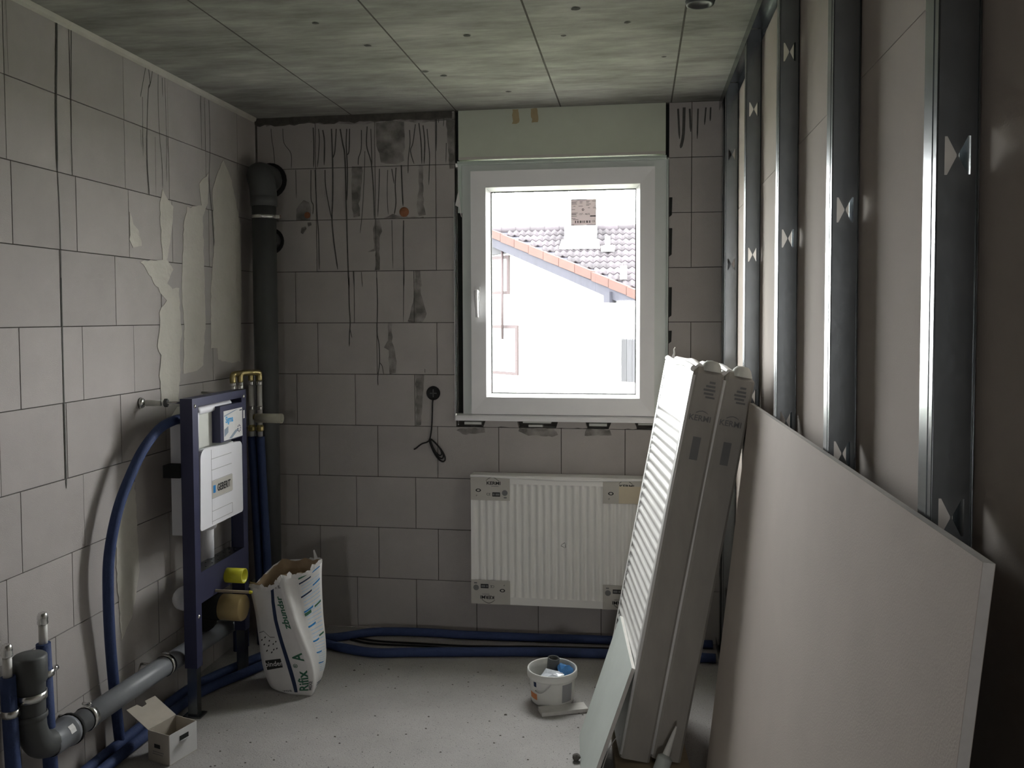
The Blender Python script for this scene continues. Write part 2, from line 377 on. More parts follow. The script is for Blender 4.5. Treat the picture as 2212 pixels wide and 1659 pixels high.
# stains and smears that run over the blocks
BACK_DRIPS = [(0.0033,[(0.082,2.448),(0.087,2.385),(0.093,2.351),(0.099,2.277)]),(0.0033,[(0.143,2.446),(0.148,2.377),(0.183,2.325),(0.183,2.252)]),(0.0056,[(0.298,2.446),(0.3,2.35),(0.297,2.254)]),(0.0045,[(0.325,2.439),(0.328,2.377),(0.317,2.254)]),(0.0067,[(0.346,2.433),(0.354,2.376),(0.351,2.264)]),(0.0067,[(0.39,2.437),(0.392,2.37),(0.394,2.251),(0.392,2.105),(0.387,2.003),(0.395,1.895),(0.413,1.759)]),(0.0056,[(0.414,2.436),(0.406,2.33),(0.394,2.296)]),(0.0067,[(0.434,2.435),(0.445,2.368),(0.455,2.317),(0.458,2.216),(0.459,2.081),(0.461,2.002),(0.463,1.877),(0.466,1.753),(0.469,1.674)]),(0.0056,[(0.467,2.434),(0.463,2.367),(0.465,2.317),(0.468,2.216),(0.463,2.092)]),(0.0056,[(0.481,2.434),(0.477,2.328),(0.465,2.311)]),(0.0045,[(0.54,2.426),(0.538,2.337),(0.524,2.292),(0.522,2.259)]),(0.0056,[(0.569,2.442),(0.565,2.353),(0.582,2.291),(0.59,2.246),(0.598,2.117),(0.6,1.999)]),(0.0045,[(0.587,2.43),(0.59,2.313),(0.591,2.257)]),(0.0033,[(0.556,2.325),(0.552,2.213),(0.541,2.045),(0.528,1.933)]),(0.0045,[(0.778,2.418),(0.78,2.357),(0.771,2.285),(0.769,2.213)]),(0.0045,[(0.807,2.444),(0.794,2.356),(0.782,2.318),(0.799,2.256)]),(0.0056,[(0.824,2.449),(0.834,2.355),(0.837,2.255)]),(0.0056,[(0.844,2.438),(0.852,2.36),(0.848,2.255)]),(0.0045,[(0.864,2.42),(0.869,2.354),(0.875,2.293),(0.87,2.155)]),(0.0045,[(0.91,2.474),(0.908,2.314)]),(0.0033,[(0.921,2.484),(0.92,2.446)]),(0.0033,[(0.947,2.483),(0.943,2.429)]),(0.0033,[(0.957,2.351),(0.954,2.257)]),(0.0045,[(0.355,2.241),(0.357,2.162),(0.376,2.049),(0.387,2.003)]),(0.0045,[(0.284,2.243),(0.282,2.107),(0.293,2.073),(0.29,2.028)]),(0.0045,[(0.304,2.243),(0.311,2.05),(0.318,1.936),(0.32,1.76)]),(0.0045,[(0.628,2.239),(0.625,2.155),(0.617,2.01)]),(0.0033,[(0.669,2.232),(0.665,2.121),(0.669,2.02)]),(0.0056,[(0.71,2.242),(0.705,2.153),(0.708,2.075),(0.699,2.019)]),(0.0045,[(0.689,2.237),(0.7,2.165)]),(0.0067,[(0.736,2.253),(0.739,2.152),(0.743,2.058)]),(0.0056,[(0.745,1.99),(0.743,1.873),(0.744,1.761),(0.743,1.671)]),(0.0033,[(0.687,1.992),(0.69,1.761)]),(0.0033,[(0.491,1.752),(0.496,1.674)]),(0.0033,[(0.532,1.746),(0.537,1.673)]),(0.0033,[(0.609,1.751),(0.609,1.673)]),(0.0033,[(0.206,2.245),(0.207,2.109)]),(0.0067,[(0.286,2.379),(0.287,2.378)]),(0.0056,[(0.469,1.719),(0.469,1.594),(0.473,1.501),(0.469,1.451),(0.467,1.385)]),(0.0033,[(0.472,1.469),(0.481,1.426)]),(0.0045,[(0.609,1.717),(0.611,1.593),(0.608,1.457),(0.617,1.395),(0.619,1.307),(0.609,1.239),(0.61,1.195)]),(0.0033,[(0.619,1.307),(0.632,1.289),(0.638,1.251)]),(0.0033,[(0.743,1.716),(0.74,1.503)]),(0.0022,[(0.844,1.277),(0.844,1.259)]),(0.0088,[(2.036,2.47),(2.043,2.334)]),(0.0132,[(2.063,2.475),(2.06,2.354),(2.048,2.292)]),(0.0088,[(2.088,2.468),(2.093,2.364)]),(0.0066,[(2.125,2.467),(2.122,2.331)]),(0.0066,[(2.16,2.471),(2.154,2.393)]),(0.0066,[(2.181,2.471),(2.179,2.409)])]
BACK_SMEARS = [[(0.221,2.075),(0.246,2.097),(0.275,2.085),(0.281,2.051),(0.274,2.0),(0.205,1.998),(0.208,2.052)],[(0.61,2.457),(0.674,2.466),(0.749,2.458),(0.754,2.363),(0.747,2.275),(0.713,2.259),(0.637,2.267),(0.615,2.351)],[(0.491,2.254),(0.544,2.253),(0.537,2.158),(0.524,2.074),(0.529,2.012),(0.494,2.007),(0.486,2.103)],[(0.822,2.25),(0.845,2.25),(0.841,2.15),(0.844,2.066),(0.855,2.016),(0.82,2.006),(0.809,2.067),(0.821,2.15)],[(0.6,1.999),(0.626,1.998),(0.64,1.942),(0.622,1.903),(0.626,1.757),(0.6,1.754),(0.604,1.847),(0.563,1.839),(0.598,1.858),(0.593,1.932)],[(0.955,2.456),(1.0,2.465),(0.999,2.229),(0.97,2.227),(0.966,2.34)],[(0.801,1.749),(0.824,1.749),(0.832,1.671),(0.799,1.671)],[(0.646,2.005),(0.693,2.02),(0.722,2.013),(0.774,2.007),(0.843,2.004),(0.843,1.999),(0.646,2.001)],[(0.047,2.494),(0.287,2.494),(0.523,2.494),(0.755,2.491),(1.001,2.495),(1.0,2.459),(0.812,2.45),(0.755,2.463),(0.668,2.469),(0.569,2.45),(0.464,2.459),(0.346,2.461),(0.167,2.479),(0.059,2.46)],[(0.229,1.967),(0.25,1.972),(0.256,1.957),(0.237,1.932),(0.228,1.944)],[(0.265,1.991),(0.28,1.991),(0.283,1.974),(0.268,1.971)],[(0.799,1.715),(0.83,1.703),(0.826,1.641),(0.842,1.592),(0.857,1.543),(0.835,1.503),(0.759,1.506),(0.778,1.556),(0.795,1.623)],[(0.663,1.5),(0.682,1.497),(0.684,1.407),(0.706,1.314),(0.699,1.255),(0.667,1.252),(0.663,1.37),(0.642,1.382),(0.661,1.413)],[(0.798,1.249),(0.839,1.246),(0.832,1.097),(0.821,1.004),(0.799,1.001)],[(0.765,1.512),(0.829,1.506),(0.827,1.502),(0.765,1.502)]]
LEFT_DRIPS = [(0.0081,[(2.561,2.508),(2.557,2.385),(2.548,2.218),(2.546,2.007)]),(0.0031,[(2.546,2.007),(2.552,1.83),(2.55,1.629)]),(0.0013,[(2.335,2.47),(2.336,2.37),(2.337,2.253)]),(0.0034,[(2.633,2.493),(2.624,2.253)]),(0.0018,[(2.624,2.253),(2.616,2.008)]),(0.0034,[(3.065,2.48),(3.039,2.401),(3.026,2.359)]),(0.0047,[(3.083,2.491),(3.093,2.429),(3.08,2.399),(3.066,2.252),(3.063,2.114),(3.073,1.997)]),(0.0034,[(3.113,2.487),(3.099,2.437),(3.084,2.407)]),(0.0034,[(3.151,2.477),(3.147,2.39),(3.152,2.243),(3.166,2.132),(3.166,2.037)]),(0.0034,[(3.179,2.472),(3.18,2.398)]),(0.0027,[(3.198,2.477),(3.202,2.247),(3.197,2.069)]),(0.0036,[(3.483,2.488),(3.479,2.443),(3.481,2.245)]),(0.0045,[(3.55,2.476),(3.554,2.387),(3.552,2.251),(3.541,2.122),(3.562,1.974),(3.578,1.785)]),(0.0027,[(3.04,2.363),(3.035,2.141)]),(0.002,[(3.121,2.23),(3.118,2.003)]),(0.002,[(3.022,2.236),(3.025,2.172)]),(0.006,[(2.55,1.659),(2.549,1.357),(2.55,1.083),(2.55,0.969)])]
LEFT_PATCHES = [[(3.675,2.237),(3.74,2.176),(3.786,2.079),(3.829,1.963),(3.832,1.672),(3.81,1.322),(3.721,1.318),(3.59,1.338),(3.583,1.392),(3.529,1.394),(3.539,1.662),(3.58,1.862),(3.567,2.088),(3.608,2.164)],[(3.455,2.101),(3.467,2.007),(3.352,1.986),(3.32,1.91),(3.295,1.654),(3.307,1.479),(3.293,1.295),(3.425,1.306),(3.457,1.32),(3.484,1.5),(3.482,1.78),(3.477,1.964),(3.528,2.022),(3.533,2.157)],[(3.167,2.03),(3.203,2.001),(3.244,1.973),(3.226,1.865),(3.187,1.761),(3.231,1.721),(3.184,1.665),(3.224,1.642),(3.274,1.651),(3.279,1.502),(3.292,1.464),(3.268,1.407),(3.271,1.291),(3.259,1.252),(3.248,1.172),(3.122,1.19),(3.125,1.252),(3.113,1.302),(3.129,1.378),(3.108,1.417),(3.127,1.494),(3.123,1.549),(3.178,1.593),(3.132,1.63),(3.07,1.682),(3.004,1.74),(3.157,1.759),(3.15,1.825),(3.142,1.98)],[(2.942,1.922),(2.964,1.873),(2.996,1.857),(3.015,1.8),(2.96,1.784),(2.938,1.814)],[(2.826,0.905),(2.933,0.918),(2.942,0.759),(2.95,0.581),(2.916,0.469),(2.899,0.422),(2.83,0.352),(2.817,0.519),(2.809,0.673)]]

mb = MB()
for wd, pts in BACK_DRIPS: mb.ribbon([(a,D-.0009,b) for a,b in spline([Vector((p[0],0,p[1])) for p in pts],4) and [(q.x,q.z) for q in spline([Vector((p[0],0,p[1])) for p in pts],4)]], wd, (0,-1,0))
mb.build('drip_stain', 'drip', wb)['kind'] = 'stuff'
mb = MB()
for poly in BACK_SMEARS:
    q = rough_poly(poly, .02, .003); mb.add([(a,D-.0012,b) for a,b in q], [tuple(range(len(q)))])
mb.build('mortar_smear', 'smear', wb)['kind'] = 'stuff'
mb = MB()
for wd, pts in LEFT_DRIPS: mb.ribbon([(.0009,q.y,q.z) for q in spline([Vector((0,p[0],min(p[1],H-.004))) for p in pts],4)], wd, (1,0,0))
mb.build('drip_stain', 'drip', wl)['kind'] = 'stuff'
for poly in LEFT_PATCHES:
    q = rough_poly(poly, .02, .004); MB().prism([(.0005,a,b) for a,b in q], (.0015,0,0)).build('plaster_patch', 'plaster', wl)
# a rusty knot where a tie rod was cut off, another beside the pipe
mb = MB().lathe([(.0,-.008),(.014,-.007),(.022,-.003),(.024,0)], (.748,D-.001,2.03), (0,1,0), 14); mb.build('rust_plug', 'rust', wb)
mb = MB().lathe([(.0,-.004),(.010,-.003),(.016,0)], (.262,D-.0015,2.025), (0,1,0), 10); mb.build('rust_plug', 'rust', wb)

# trims: rough mortar fillet under the ceiling along the back wall, pale foam strip along the left wall
mb = MB(); n = 40
prof = [(D-.004-random.uniform(0,.006), H-.022-random.uniform(0,.014)) for _ in range(n)]
for i in range(n-1):
    x0 = .0+.985*i/(n-1); x1 = .985*(i+1)/(n-1)
    mb.hexa([(x0,D-.001,H-.001),(x0,prof[i][0],H-.001),(x0,prof[i][0]+.002,prof[i][1]),(x0,D-.001,prof[i][1]-.006)],
            [(x1,D-.001,H-.001),(x1,prof[i+1][0],H-.001),(x1,prof[i+1][0]+.002,prof[i+1][1]),(x1,D-.001,prof[i+1][1]-.006)])
t = mb.build('trim_1', 'mortar'); t['kind'] = 'structure'
t = MB().prism([(.001,-2,H-.002),(.018,-2,H-.002),(.014,-2,H-.016),(.001,-2,H-.022)], (0,D+1.98,0)).build('trim_2', 'plaster'); t['kind'] = 'structure'

# right wall: drywall panels on the far side of the studs
wr = MB().box(BX+.0125, BX+.2, -2.2, D+.0, 0, H).build('wall_right', 'mortar'); wr['kind'] = 'structure'
for z0, z1, ys in ((0,1.97,[-2.0,-1.28,.574,1.728,3.049,D-.002]),(1.9715,H-.002,[-2.0,-.656,1.151,2.354,3.724,D-.002])):
    for a, b in zip(ys, ys[1:]): MB().box(BX, BX+.0125, a+.0008, b-.0008, z0, z1).build('drywall_panel', 'board', wr)
def channel(z_web, z_lip):
    mb = MB(); t = .0007
    mb.box(RX-.001, BX-.001, -2.0, D-.003, min(z_web,z_web+t), max(z_web,z_web+t))
    mb.box(RX-.002, RX-.001, -2.0, D-.003, min(z_web,z_lip), max(z_web,z_lip)); mb.box(BX-.0018, BX-.0008, -2.0, D-.003, min(z_web,z_lip), max(z_web,z_lip))
    return mb
tr = channel(H-.004, H-.044).build('ceiling_track', 'zinc'); tag(tr, 'galvanized steel track screwed to the ceiling above the wall studs', 'track')
tr = channel(.0015, .040).build('floor_track', 'zinc'); tag(tr, 'galvanized steel track on the floor under the wall studs', 'track')

# ---- window
win = MB(); ring(win, 1.030,1.986,1.047,2.246, 1.085,1.925,1.075,2.20, D+.006, D+.075)
win = win.build('window_1', 'pvc_step_shade'); win['kind'] = 'structure'
mb = MB(); ring(mb, 1.076,1.933,1.065,2.211, 1.147,1.866,1.146,2.134, D-.020, D+.055, D-.016); sash = mb.build('sash', 'pvc', win)
mb = MB(); ring(mb, 1.1468,1.8662,1.1458,2.1342, 1.166,1.847,1.162,2.117, D-.013, D+.04, D+.022); mb.build('glazing_bead', 'pvc', win)
mb = MB(); ring(mb, 1.1655,1.8475,1.1615,2.1175, 1.1685,1.8445,1.1645,2.1145, D+.021, D+.04); mb.build('rubber_gasket', 'gap', win)
MB().box(1.1665,1.8465,D+.026,D+.030,1.1625,2.1165).build('pane', 'glass', win)
# handle
h = MB(); h.box(1.092,1.120,D-.027,D-.0195,1.600,1.668); h.lathe([(.011,0),(.011,-.030),(.009,-.034)], (1.106,D-.021,1.645), (0,1,0), 14, caps=True)
h = h.build('handle', 'pvc', win)
h2 = MB().tube(spline([(1.106,D-.052,1.650),(1.107,D-.056,1.62),(1.109,D-.058,1.57),(1.112,D-.060,1.525)]), [.010]*8+[.009]*8+[.0075]*9, 10); h2.build('lever', 'pvc', h)
# sticker
stk = MB().box(1.545,1.664,D+.0245,D+.0258,1.952,2.075).build('sticker', 'label', win)
o = (1.545,D+.0245,1.952); ux, uy = (1,0,0),(0,0,1); ink = MB()
put_text(ink, 'CE', .013, (1.651,D+.0245,1.971), ux, uy); put_text(ink, '157 - 4632', .012, (1.609,D+.0245,2.005), ux, uy); put_text(ink, '158', .011, (1.655,D+.0245,2.034), ux, uy)
rect(ink, o, ux, uy, .090,.117,.041,.046); rect(ink, o, ux, uy, .0,.075,.119,.122); rect(ink, o, ux, uy, .002,.016,.002,.004); rect(ink, o, ux, uy, .074,.116,.002,.004)
for x0,x1 in ((.020,.024),(.030,.033),(.0345,.036),(.038,.040),(.044,.0495),(.055,.058),(.060,.0615),(.064,.067),(.073,.079),(.084,.086),(.0875,.091)): rect(ink, o, ux, uy, x0,x1,.012,.023)
ink.lathe([(.003,0),(.0055,0)], (1.602,D+.0239,2.026), (0,1,0), 12)
ink.build('lettering', 'ink', stk)
grey = MB()
for x0,x1,y in ((.004,.030,.110),(.004,.026,.105),(.004,.028,.100),(.042,.055,.110),(.042,.054,.104),(.072,.088,.112),(.100,.117,.112),(.072,.084,.107),(.072,.094,.099),(.072,.086,.093),(.012,.022,.089),(.036,.056,.089),(.004,.020,.074),(.004,.032,.058),(.004,.026,.053),(.004,.026,.050),(.004,.028,.043),(.004,.022,.032),(.010,.036,.027),(.080,.090,.081)): rect(grey, o, ux, uy, x0,x1,y,y+.0022)
grey.build('fine_print', 'greyink', stk)
# sill strip and the packers beneath
MB().prism([(1.0,D-.030,1.034),(1.0,D-.031,1.046),(1.0,D-.026,1.056),(1.0,D-.016,1.061),(1.0,D+.02,1.064),(1.0,D+.02,1.032)], (.985,0,0)).build('sill_strip', 'pvc', win)
MB().prism([(1.01,D-.006,2.243),(1.01,D-.010,2.250),(1.01,D-.006,2.262),(1.01,D+.03,2.262),(1.01,D+.03,2.243)], (.975,0,0)).build('head_strip', 'sealstrip', win)
for xa,xb in ((1.004,1.028),(1.9865,1.995)): MB().box(xa,xb,D+.020,D+.06,1.04,2.24).build('joint_gap', 'gap', win)
MB().box(1.012,1.0295,D-.004,D+.02,2.02,2.243).build('foam_strip', 'sealstrip', win)
MB().box(1.9865,1.9945,D-.006,D+.02,1.06,2.243).build('foam_strip', 'sealstrip', win)
MB().prism([(1.000,D-.010,2.055),(1.016,D-.008,2.128),(1.022,D-.008,2.07),(1.028,D-.010,2.0),(1.018,D-.012,2.045)], (0,.012,0)).build('torn_tape', 'paper', win)
# mortar bed under the window, broken open around the packers
bed = MB()
for xa,xb in ((1.128,1.30),(1.475,1.622),(1.725,1.855),(1.935,1.995)):
    q = rough_poly([(xa,1.0005),(xb,1.0005),(xb-.01,1.036),(xa+.012,1.036)], .02, .003); bed.prism([(a,D+.002,max(b,1.0005)) for a,b in q], (0,.07,0))
bed.build('mortar_bed', 'block', win)
MB().box(.998,1.994,D+.045,D+.06,1.001,1.046).build('joint_fill', 'mortar', win)
for xa,xb,za,zb in ((1.035,1.118,1.012,1.024),(1.318,1.452,1.022,1.032),(1.345,1.412,1.004,1.014),(1.632,1.715,1.012,1.024),(1.86,1.93,1.020,1.028)):
    MB().box(xa,xb,D+.004,D+.05,za,zb).build('packer', 'eps', win)
# dark broken pockets under the packers
mb = MB()
for pts in ([(1.01,.992),(1.13,.998),(1.135,.975),(1.03,.962),(1.0,.985)],[(1.30,.998),(1.47,.998),(1.485,.97),(1.46,.960),(1.33,.966),(1.295,.985)],[(1.62,.998),(1.73,.998),(1.735,.972),(1.61,.968)]):
    q = rough_poly(pts, .015, .003); mb.add([(a,D-.0015,b) for a,b in q], [tuple(range(len(q)))])
mb.build('broken_edge', 'smear', wb)['kind'] = 'stuff'
# patched, paler render around the sill
# plaster stop bead left of the window
MB().box(.9905,.9955,D-.007,D+.02,1.03,2.075).build('corner_bead', 'steel', wb)
# black notches right of the window
for z0,z1 in ((1.98,2.07),(1.80,1.93),(1.52,1.66),(1.40,1.46)): MB().prism([(1.998,D-.001,z0),(2.010,D-.001,z0+.01),(2.012,D-.001,z1),(1.998,D-.001,z1)], (0,-.001,0)).build('dark_gap', 'gap', wb)
for xa,xb in ((.996,1.092),(1.905,1.996)): MB().box(xa,xb,D+.10,D+.395,1.05,2.24).build('added_guide', 'pvc', win)  # unseen wide guides, added to narrow the opening and cut slanting light
# roller shutter box
sh = thing('roller_shutter_box', (1.5,D,2.27), 'pale grey green roller shutter box above the window', 'shutter box')
MB().box(1.016,1.981,D-.006,D+.39,2.268,2.4985).build('box_panel', 'shutter', sh)
MB().box(1.016,1.981,D-.0075,D-.006,2.268,2.280).build('bottom_edge', 'card', sh)
for x in (1.275,1.365):
    q = rough_poly([(x,2.43),(x+.03,2.43),(x+.032,2.46),(x+.028,2.497),(x-.002,2.497)], .012, .004); MB().add([(a,D-.0068,b) for a,b in q], [tuple(range(len(q)))]).build('stain', 'glue', sh)
for xa,xb in ((.9955,1.0155),(1.9815,1.9965)): MB().box(xa,xb,D+.03,D+.25,2.262,2.499).build('side_gap', 'gap', sh)

# ================================================================== STUDS
def stud(name, yw, label, bows, turned=False, direction=1):
    """C profile 50 x 50: web at yw faces the camera, flanges run away from it; bow-tie punchings in the web"""
    z0, z1 = .003, H-.006; t = .0007; mb = MB()
    x0, x1 = RX, BX-.0012
    hh = .0235         # half height of a punching
    rows = sorted(bows); xc = (x0+x1)/2
    def web(P):
        zs = z0
        def q(a,b,c,d): mb.add([P(*a),P(*b),P(*c),P(*d)], [(0,1,2,3)])
        for zc in rows:
            q((x0,zs),(x1,zs),(x1,zc-hh),(x0,zc-hh))
            for sx in (-1,1):
                e = x0 if sx < 0 else x1; oa = xc+sx*.0150; ia = xc+sx*.0012; ib = xc+sx*.0085
                # solid strip between the edge and the hole
                q((e,zc-hh),(oa,zc-hh),(oa,zc+hh),(e,zc+hh))
                # triangle-ish hole oa..ia: solid above and below the slanting sides, open between
                q((oa-sx*.003,zc-hh),(xc,zc-hh),(xc,zc-.0015),(ia,zc-.0015))
                q((xc,zc+.0015),(xc,zc+hh),(oa-sx*.003,zc+hh),(ia,zc+.0015))
                q((ia,zc-.0015),(xc,zc-.0015),(xc,zc+.0015),(ia,zc+.0015))
            zs = zc+hh
        q((x0,zs),(x1,zs),(x1,z1),(x0,z1))
    if not turned:
        web(lambda a,b: (a,yw,b)); d = direction*.048
        mb.box(x0-.0004,x0+.0003,min(yw,yw+d),max(yw,yw+d),z0,z1); mb.box(x1-.0003,x1+.0004,min(yw,yw+d),max(yw,yw+d),z0,z1)
        mb.box(x0,x0+.006,yw+d-.0004,yw+d+.0003,z0,z1); mb.box(x1-.006,x1,yw+d-.0004,yw+d+.0003,z0,z1)
        # rolled bead along the flange edges
        mb.box(x0-.0012,x0-.0004,yw+d*.30,yw+d*.36,z0,z1)
        mb.tube([(x1-.001,yw-.0012,z0),(x1-.001,yw-.0012,z1)], .0012, 6); mb.tube([(x0+.001,yw-.0006,z0),(x0+.001,yw-.0006,z1)], .0007, 6)
    else:
        web(lambda a,b: (RX+.012,yw+(a-x0),b))
        mb.box(RX+.012,BX-.002,yw-.0004,yw+.0003,z0,z1); mb.box(RX+.012,BX-.002,yw+(x1-x0)-.0003,yw+(x1-x0)+.0004,z0,z1)
    o = mb.build(name, 'zinc')
    return tag(o, label, 'stud', 'galvanized studs of the right-hand wall')
stud('steel_stud', 1.127, 'nearest galvanized wall stud in view, the widest, right of all the others', (.35,1.275,1.723,2.3))
stud('steel_stud', 1.704, 'second galvanized wall stud from the camera, ending behind the large board', (.35,1.263,1.727,2.23))
stud('steel_stud', 2.330, 'third galvanized wall stud from the camera, its foot behind the large board', (.35,1.25,1.729,2.21))
stud('steel_stud', 3.025, 'fourth galvanized wall stud, rising right behind the leaning wrapped radiators', (.35,1.25,1.736,2.227))
stud('steel_stud', 3.700, 'fifth and last free galvanized stud, a step before the window wall', (.35,1.25,1.744,2.2))
for y_, l_ in ((.55,'added galvanized wall stud beside the camera, first one past the picture edge'),(-.06,'added galvanized wall stud level with the camera, second past the picture edge'),(-.68,'added galvanized wall stud behind the camera, third past the picture edge'),(-1.3,'added galvanized wall stud behind the camera, the one closest to the added doorway')):
    stud('steel_stud', y_, l_, (.35,1.275,1.723,2.3))  # unseen studs added to shade the near boards and show in reflections
stud('steel_stud', 3.950, 'galvanized end stud fixed flat against the block wall beside the window', (.35,1.0,1.65,2.05), turned=True)
# ================================================================== LEANING AND WALL RADIATORS
def oriented(org, u, w_, n):
    """matrix whose x axis runs along u, y along w_, z along n, at org"""
    m = Matrix((u,w_,n)).transposed().to_4x4(); m.translation = Vector(org); return m
def ribbed(mb, mtx, L0, L1, W0, W1, pitch, depth, face=0., n_sub=6):
    """panel whose pressed ribs follow x between L0..L1 and repeat along y between W0..W1; face at z=face, troughs sunk to face+depth"""
    k = int(round((W1-W0)/pitch)); ys = []
    for i in range(k):
        for j in range(n_sub): ys.append(W0+(W1-W0)*(i+j/n_sub)/k)
    ys.append(W1)
    prof = [0,.0,.35,1.,1.,.35]
    xs_ = [L0, L0+.012, L1-.012, L1]; v = []; nx = 4
    for q, y in enumerate(ys):
        d = prof[q % n_sub]*depth if 0 < q < len(ys)-1 else 0
        for a, x in enumerate(xs_): v.append(mtx @ Vector((x, y, face+(d if a in (1,2) else 0))))
    f = [(i*nx+a, i*nx+a+1, (i+1)*nx+a+1, (i+1)*nx+a) for i in range(len(ys)-1) for a in range(nx-1)]
    mb.add(v, f, True)
    return mb
def print_corner(parent, org, ux, uy, flip=False, w_=.185, h_=.113):
    """printed card corner: brand word under an arc, CE mark, dark label, round mark, oval mark"""
    c = MB(); n = Vector(ux).cross(Vector(uy)); U, V = Vector(ux), Vector(uy)
    c.hexa([Vector(org)+U*a+V*b for a,b in ((0,0),(w_,0),(w_,h_),(0,h_))], [Vector(org)+U*a+V*b+n*.002 for a,b in ((0,0),(w_,0),(w_,h_),(0,h_))])
    c = c.build('corner_card', 'card', parent)
    cx, cy = Vector(org)+U*(w_/2)+V*(h_/2)+n*.002, None
    if flip: U, V = -U, -V
    P = lambda a,b: cx+U*a+V*b
    def pr(name, m, fn):
        k = MB(); fn(k); return k.build(name, m, c)
    pr('lettering', 'ink', lambda k: put_text(k, 'KERMI', .021, P(.016,.024), U, V, .0006, 1.15, .0005))
    arc = [P(-.020+.062*t, .034+.016*math.sin(math.pi*min(1,t*1.05))**.8)+n*.0006 for t in [i/10 for i in range(11)]]
    pr('arc_mark', 'ink', lambda k: k.add([p for p in arc]+[p+V*.0025 for p in arc], [(i,i+1,12+i,11+i) for i in range(10)]))
    pr('lettering', 'ink', lambda k: put_text(k, 'CE', .017, P(-.008,-.028), U, V, 0, 1., .0005))
    pr('dark_label', 'ink', lambda k: rect(k, P(0,0), U, V, .010,.047,-.038,-.018, .0005))
    pr('lettering', 'ink', lambda k: put_text(k, 'P', .012, P(-.064,-.036), U, V, 0, 1., .0005))
    def oval(k):
        k.add([P(-.056+.013*math.cos(i*math.pi/6)*s_, -.010+.008*math.sin(i*math.pi/6)*s_)+n*.0006 for i in range(12) for s_ in (.55,1)], [(2*i,2*i+1,(2*i+3)%24,(2*i+2)%24) for i in range(12)])
    pr('oval_mark', 'ink', oval)
    pr('round_mark', 'greyink', lambda k: k.add([P(.069+.0135*math.cos(i*math.pi/8), -.020+.0135*math.sin(i*math.pi/8))+n*.0006 for i in range(16)], [tuple(range(16))]))
    pr('fine_print', 'greyink', lambda k: rect(k, P(0,0), U, V, .064,.078,-.045,-.039,.0006))
    pr('fine_print', 'greyink', lambda k: rect(k, P(0,0), U, V, .005,.040,.009,.011,.0006))
    pr('label_field', 'greyink', lambda k: rect(k, P(0,0), U, V, .013,.021,-.033,-.023,.0009))
    pr('label_field', 'greyink', lambda k: rect(k, P(0,0), U, V, .025,.044,-.033,-.023,.0009))
    return c

# radiator on the wall under the window
rad = thing('panel_radiator', (1.485,3.99,.18), 'white ribbed radiator mounted on the block wall under the window, corners in printed card', 'radiator')
x0,x1,z0,z1,yf = 1.086,1.886,.182,.785,3.905
mtx = Matrix(((1,0,0,0),(0,0,1,0),(0,1,0,0),(0,0,0,1)))     # local x->X, y->Z, z->Y
# ribs run along Z and repeat along X: local x must be Z
mz = Matrix(((0,1,0,0),(0,0,1,0),(1,0,0,0),(0,0,0,1)))
mb = MB(); ribbed(mb, mz, z0+.035, z1-.035, x0+.012, x1-.012, .0335, .012, yf)
mb.box(x0,x1,yf,yf+.03,z1-.035,z1); mb.box(x0,x1,yf,yf+.03,z0,z0+.035); mb.box(x0,x0+.012,yf,yf+.03,z0,z1); mb.box(x1-.012,x1,yf,yf+.03,z0,z1)
mb.build('front_panel', 'enamel', rad)
MB().box(x0+.006,x1-.006,yf+.03,3.985,z0+.004,z1-.002).build('body', 'enamel', rad)
mb = MB().box(x0-.002,x1+.002,yf-.003,3.985,z1-.004,z1+.004)
q = spline([(x0,yf-.004,z1+.002),(x0+.2,yf-.004,z1-.003),(x0+.45,yf-.004,z1-.010),(x1,yf-.004,z1-.002)],6); mb.tube(q, .006, 8); mb.build('film_edge', 'film', rad)
for a,b,fl in ((x0,z1-.113,False),(x0,z0,True),(x1-.185,z1-.113,False),(x1-.185,z0,True)):
    print_corner(rad, (a,yf-.001,b), (1,0,0), (0,0,1), fl)
q = MB(); q.box(x1-.112,x1-.005,yf-.0045,yf-.0032,z1-.110,z1-.032); q.build('torn_card', 'buff', rad)
tri = MB(); c0 = (1.522,yf-.001,.472)
for i in range(3):
    a0, a1 = math.pi+i*2.0944, math.pi+(i+1)*2.0944
    p, q2 = (.016*math.cos(a0), .016*math.sin(a0)), (.016*math.cos(a1), .016*math.sin(a1))
    d = ((q2[0]-p[0]), (q2[1]-p[1]))
    a = (p[0]+d[0]*.12, p[1]+d[1]*.12); b = (p[0]+d[0]*.88, p[1]+d[1]*.88)
    tri.ribbon([(c0[0]+a[0],c0[1],c0[2]+a[1]),(c0[0]+b[0],c0[1],c0[2]+b[1])], .003, (0,-1,0), .001)
tri.build('recycling_mark', 'greyink', rad)

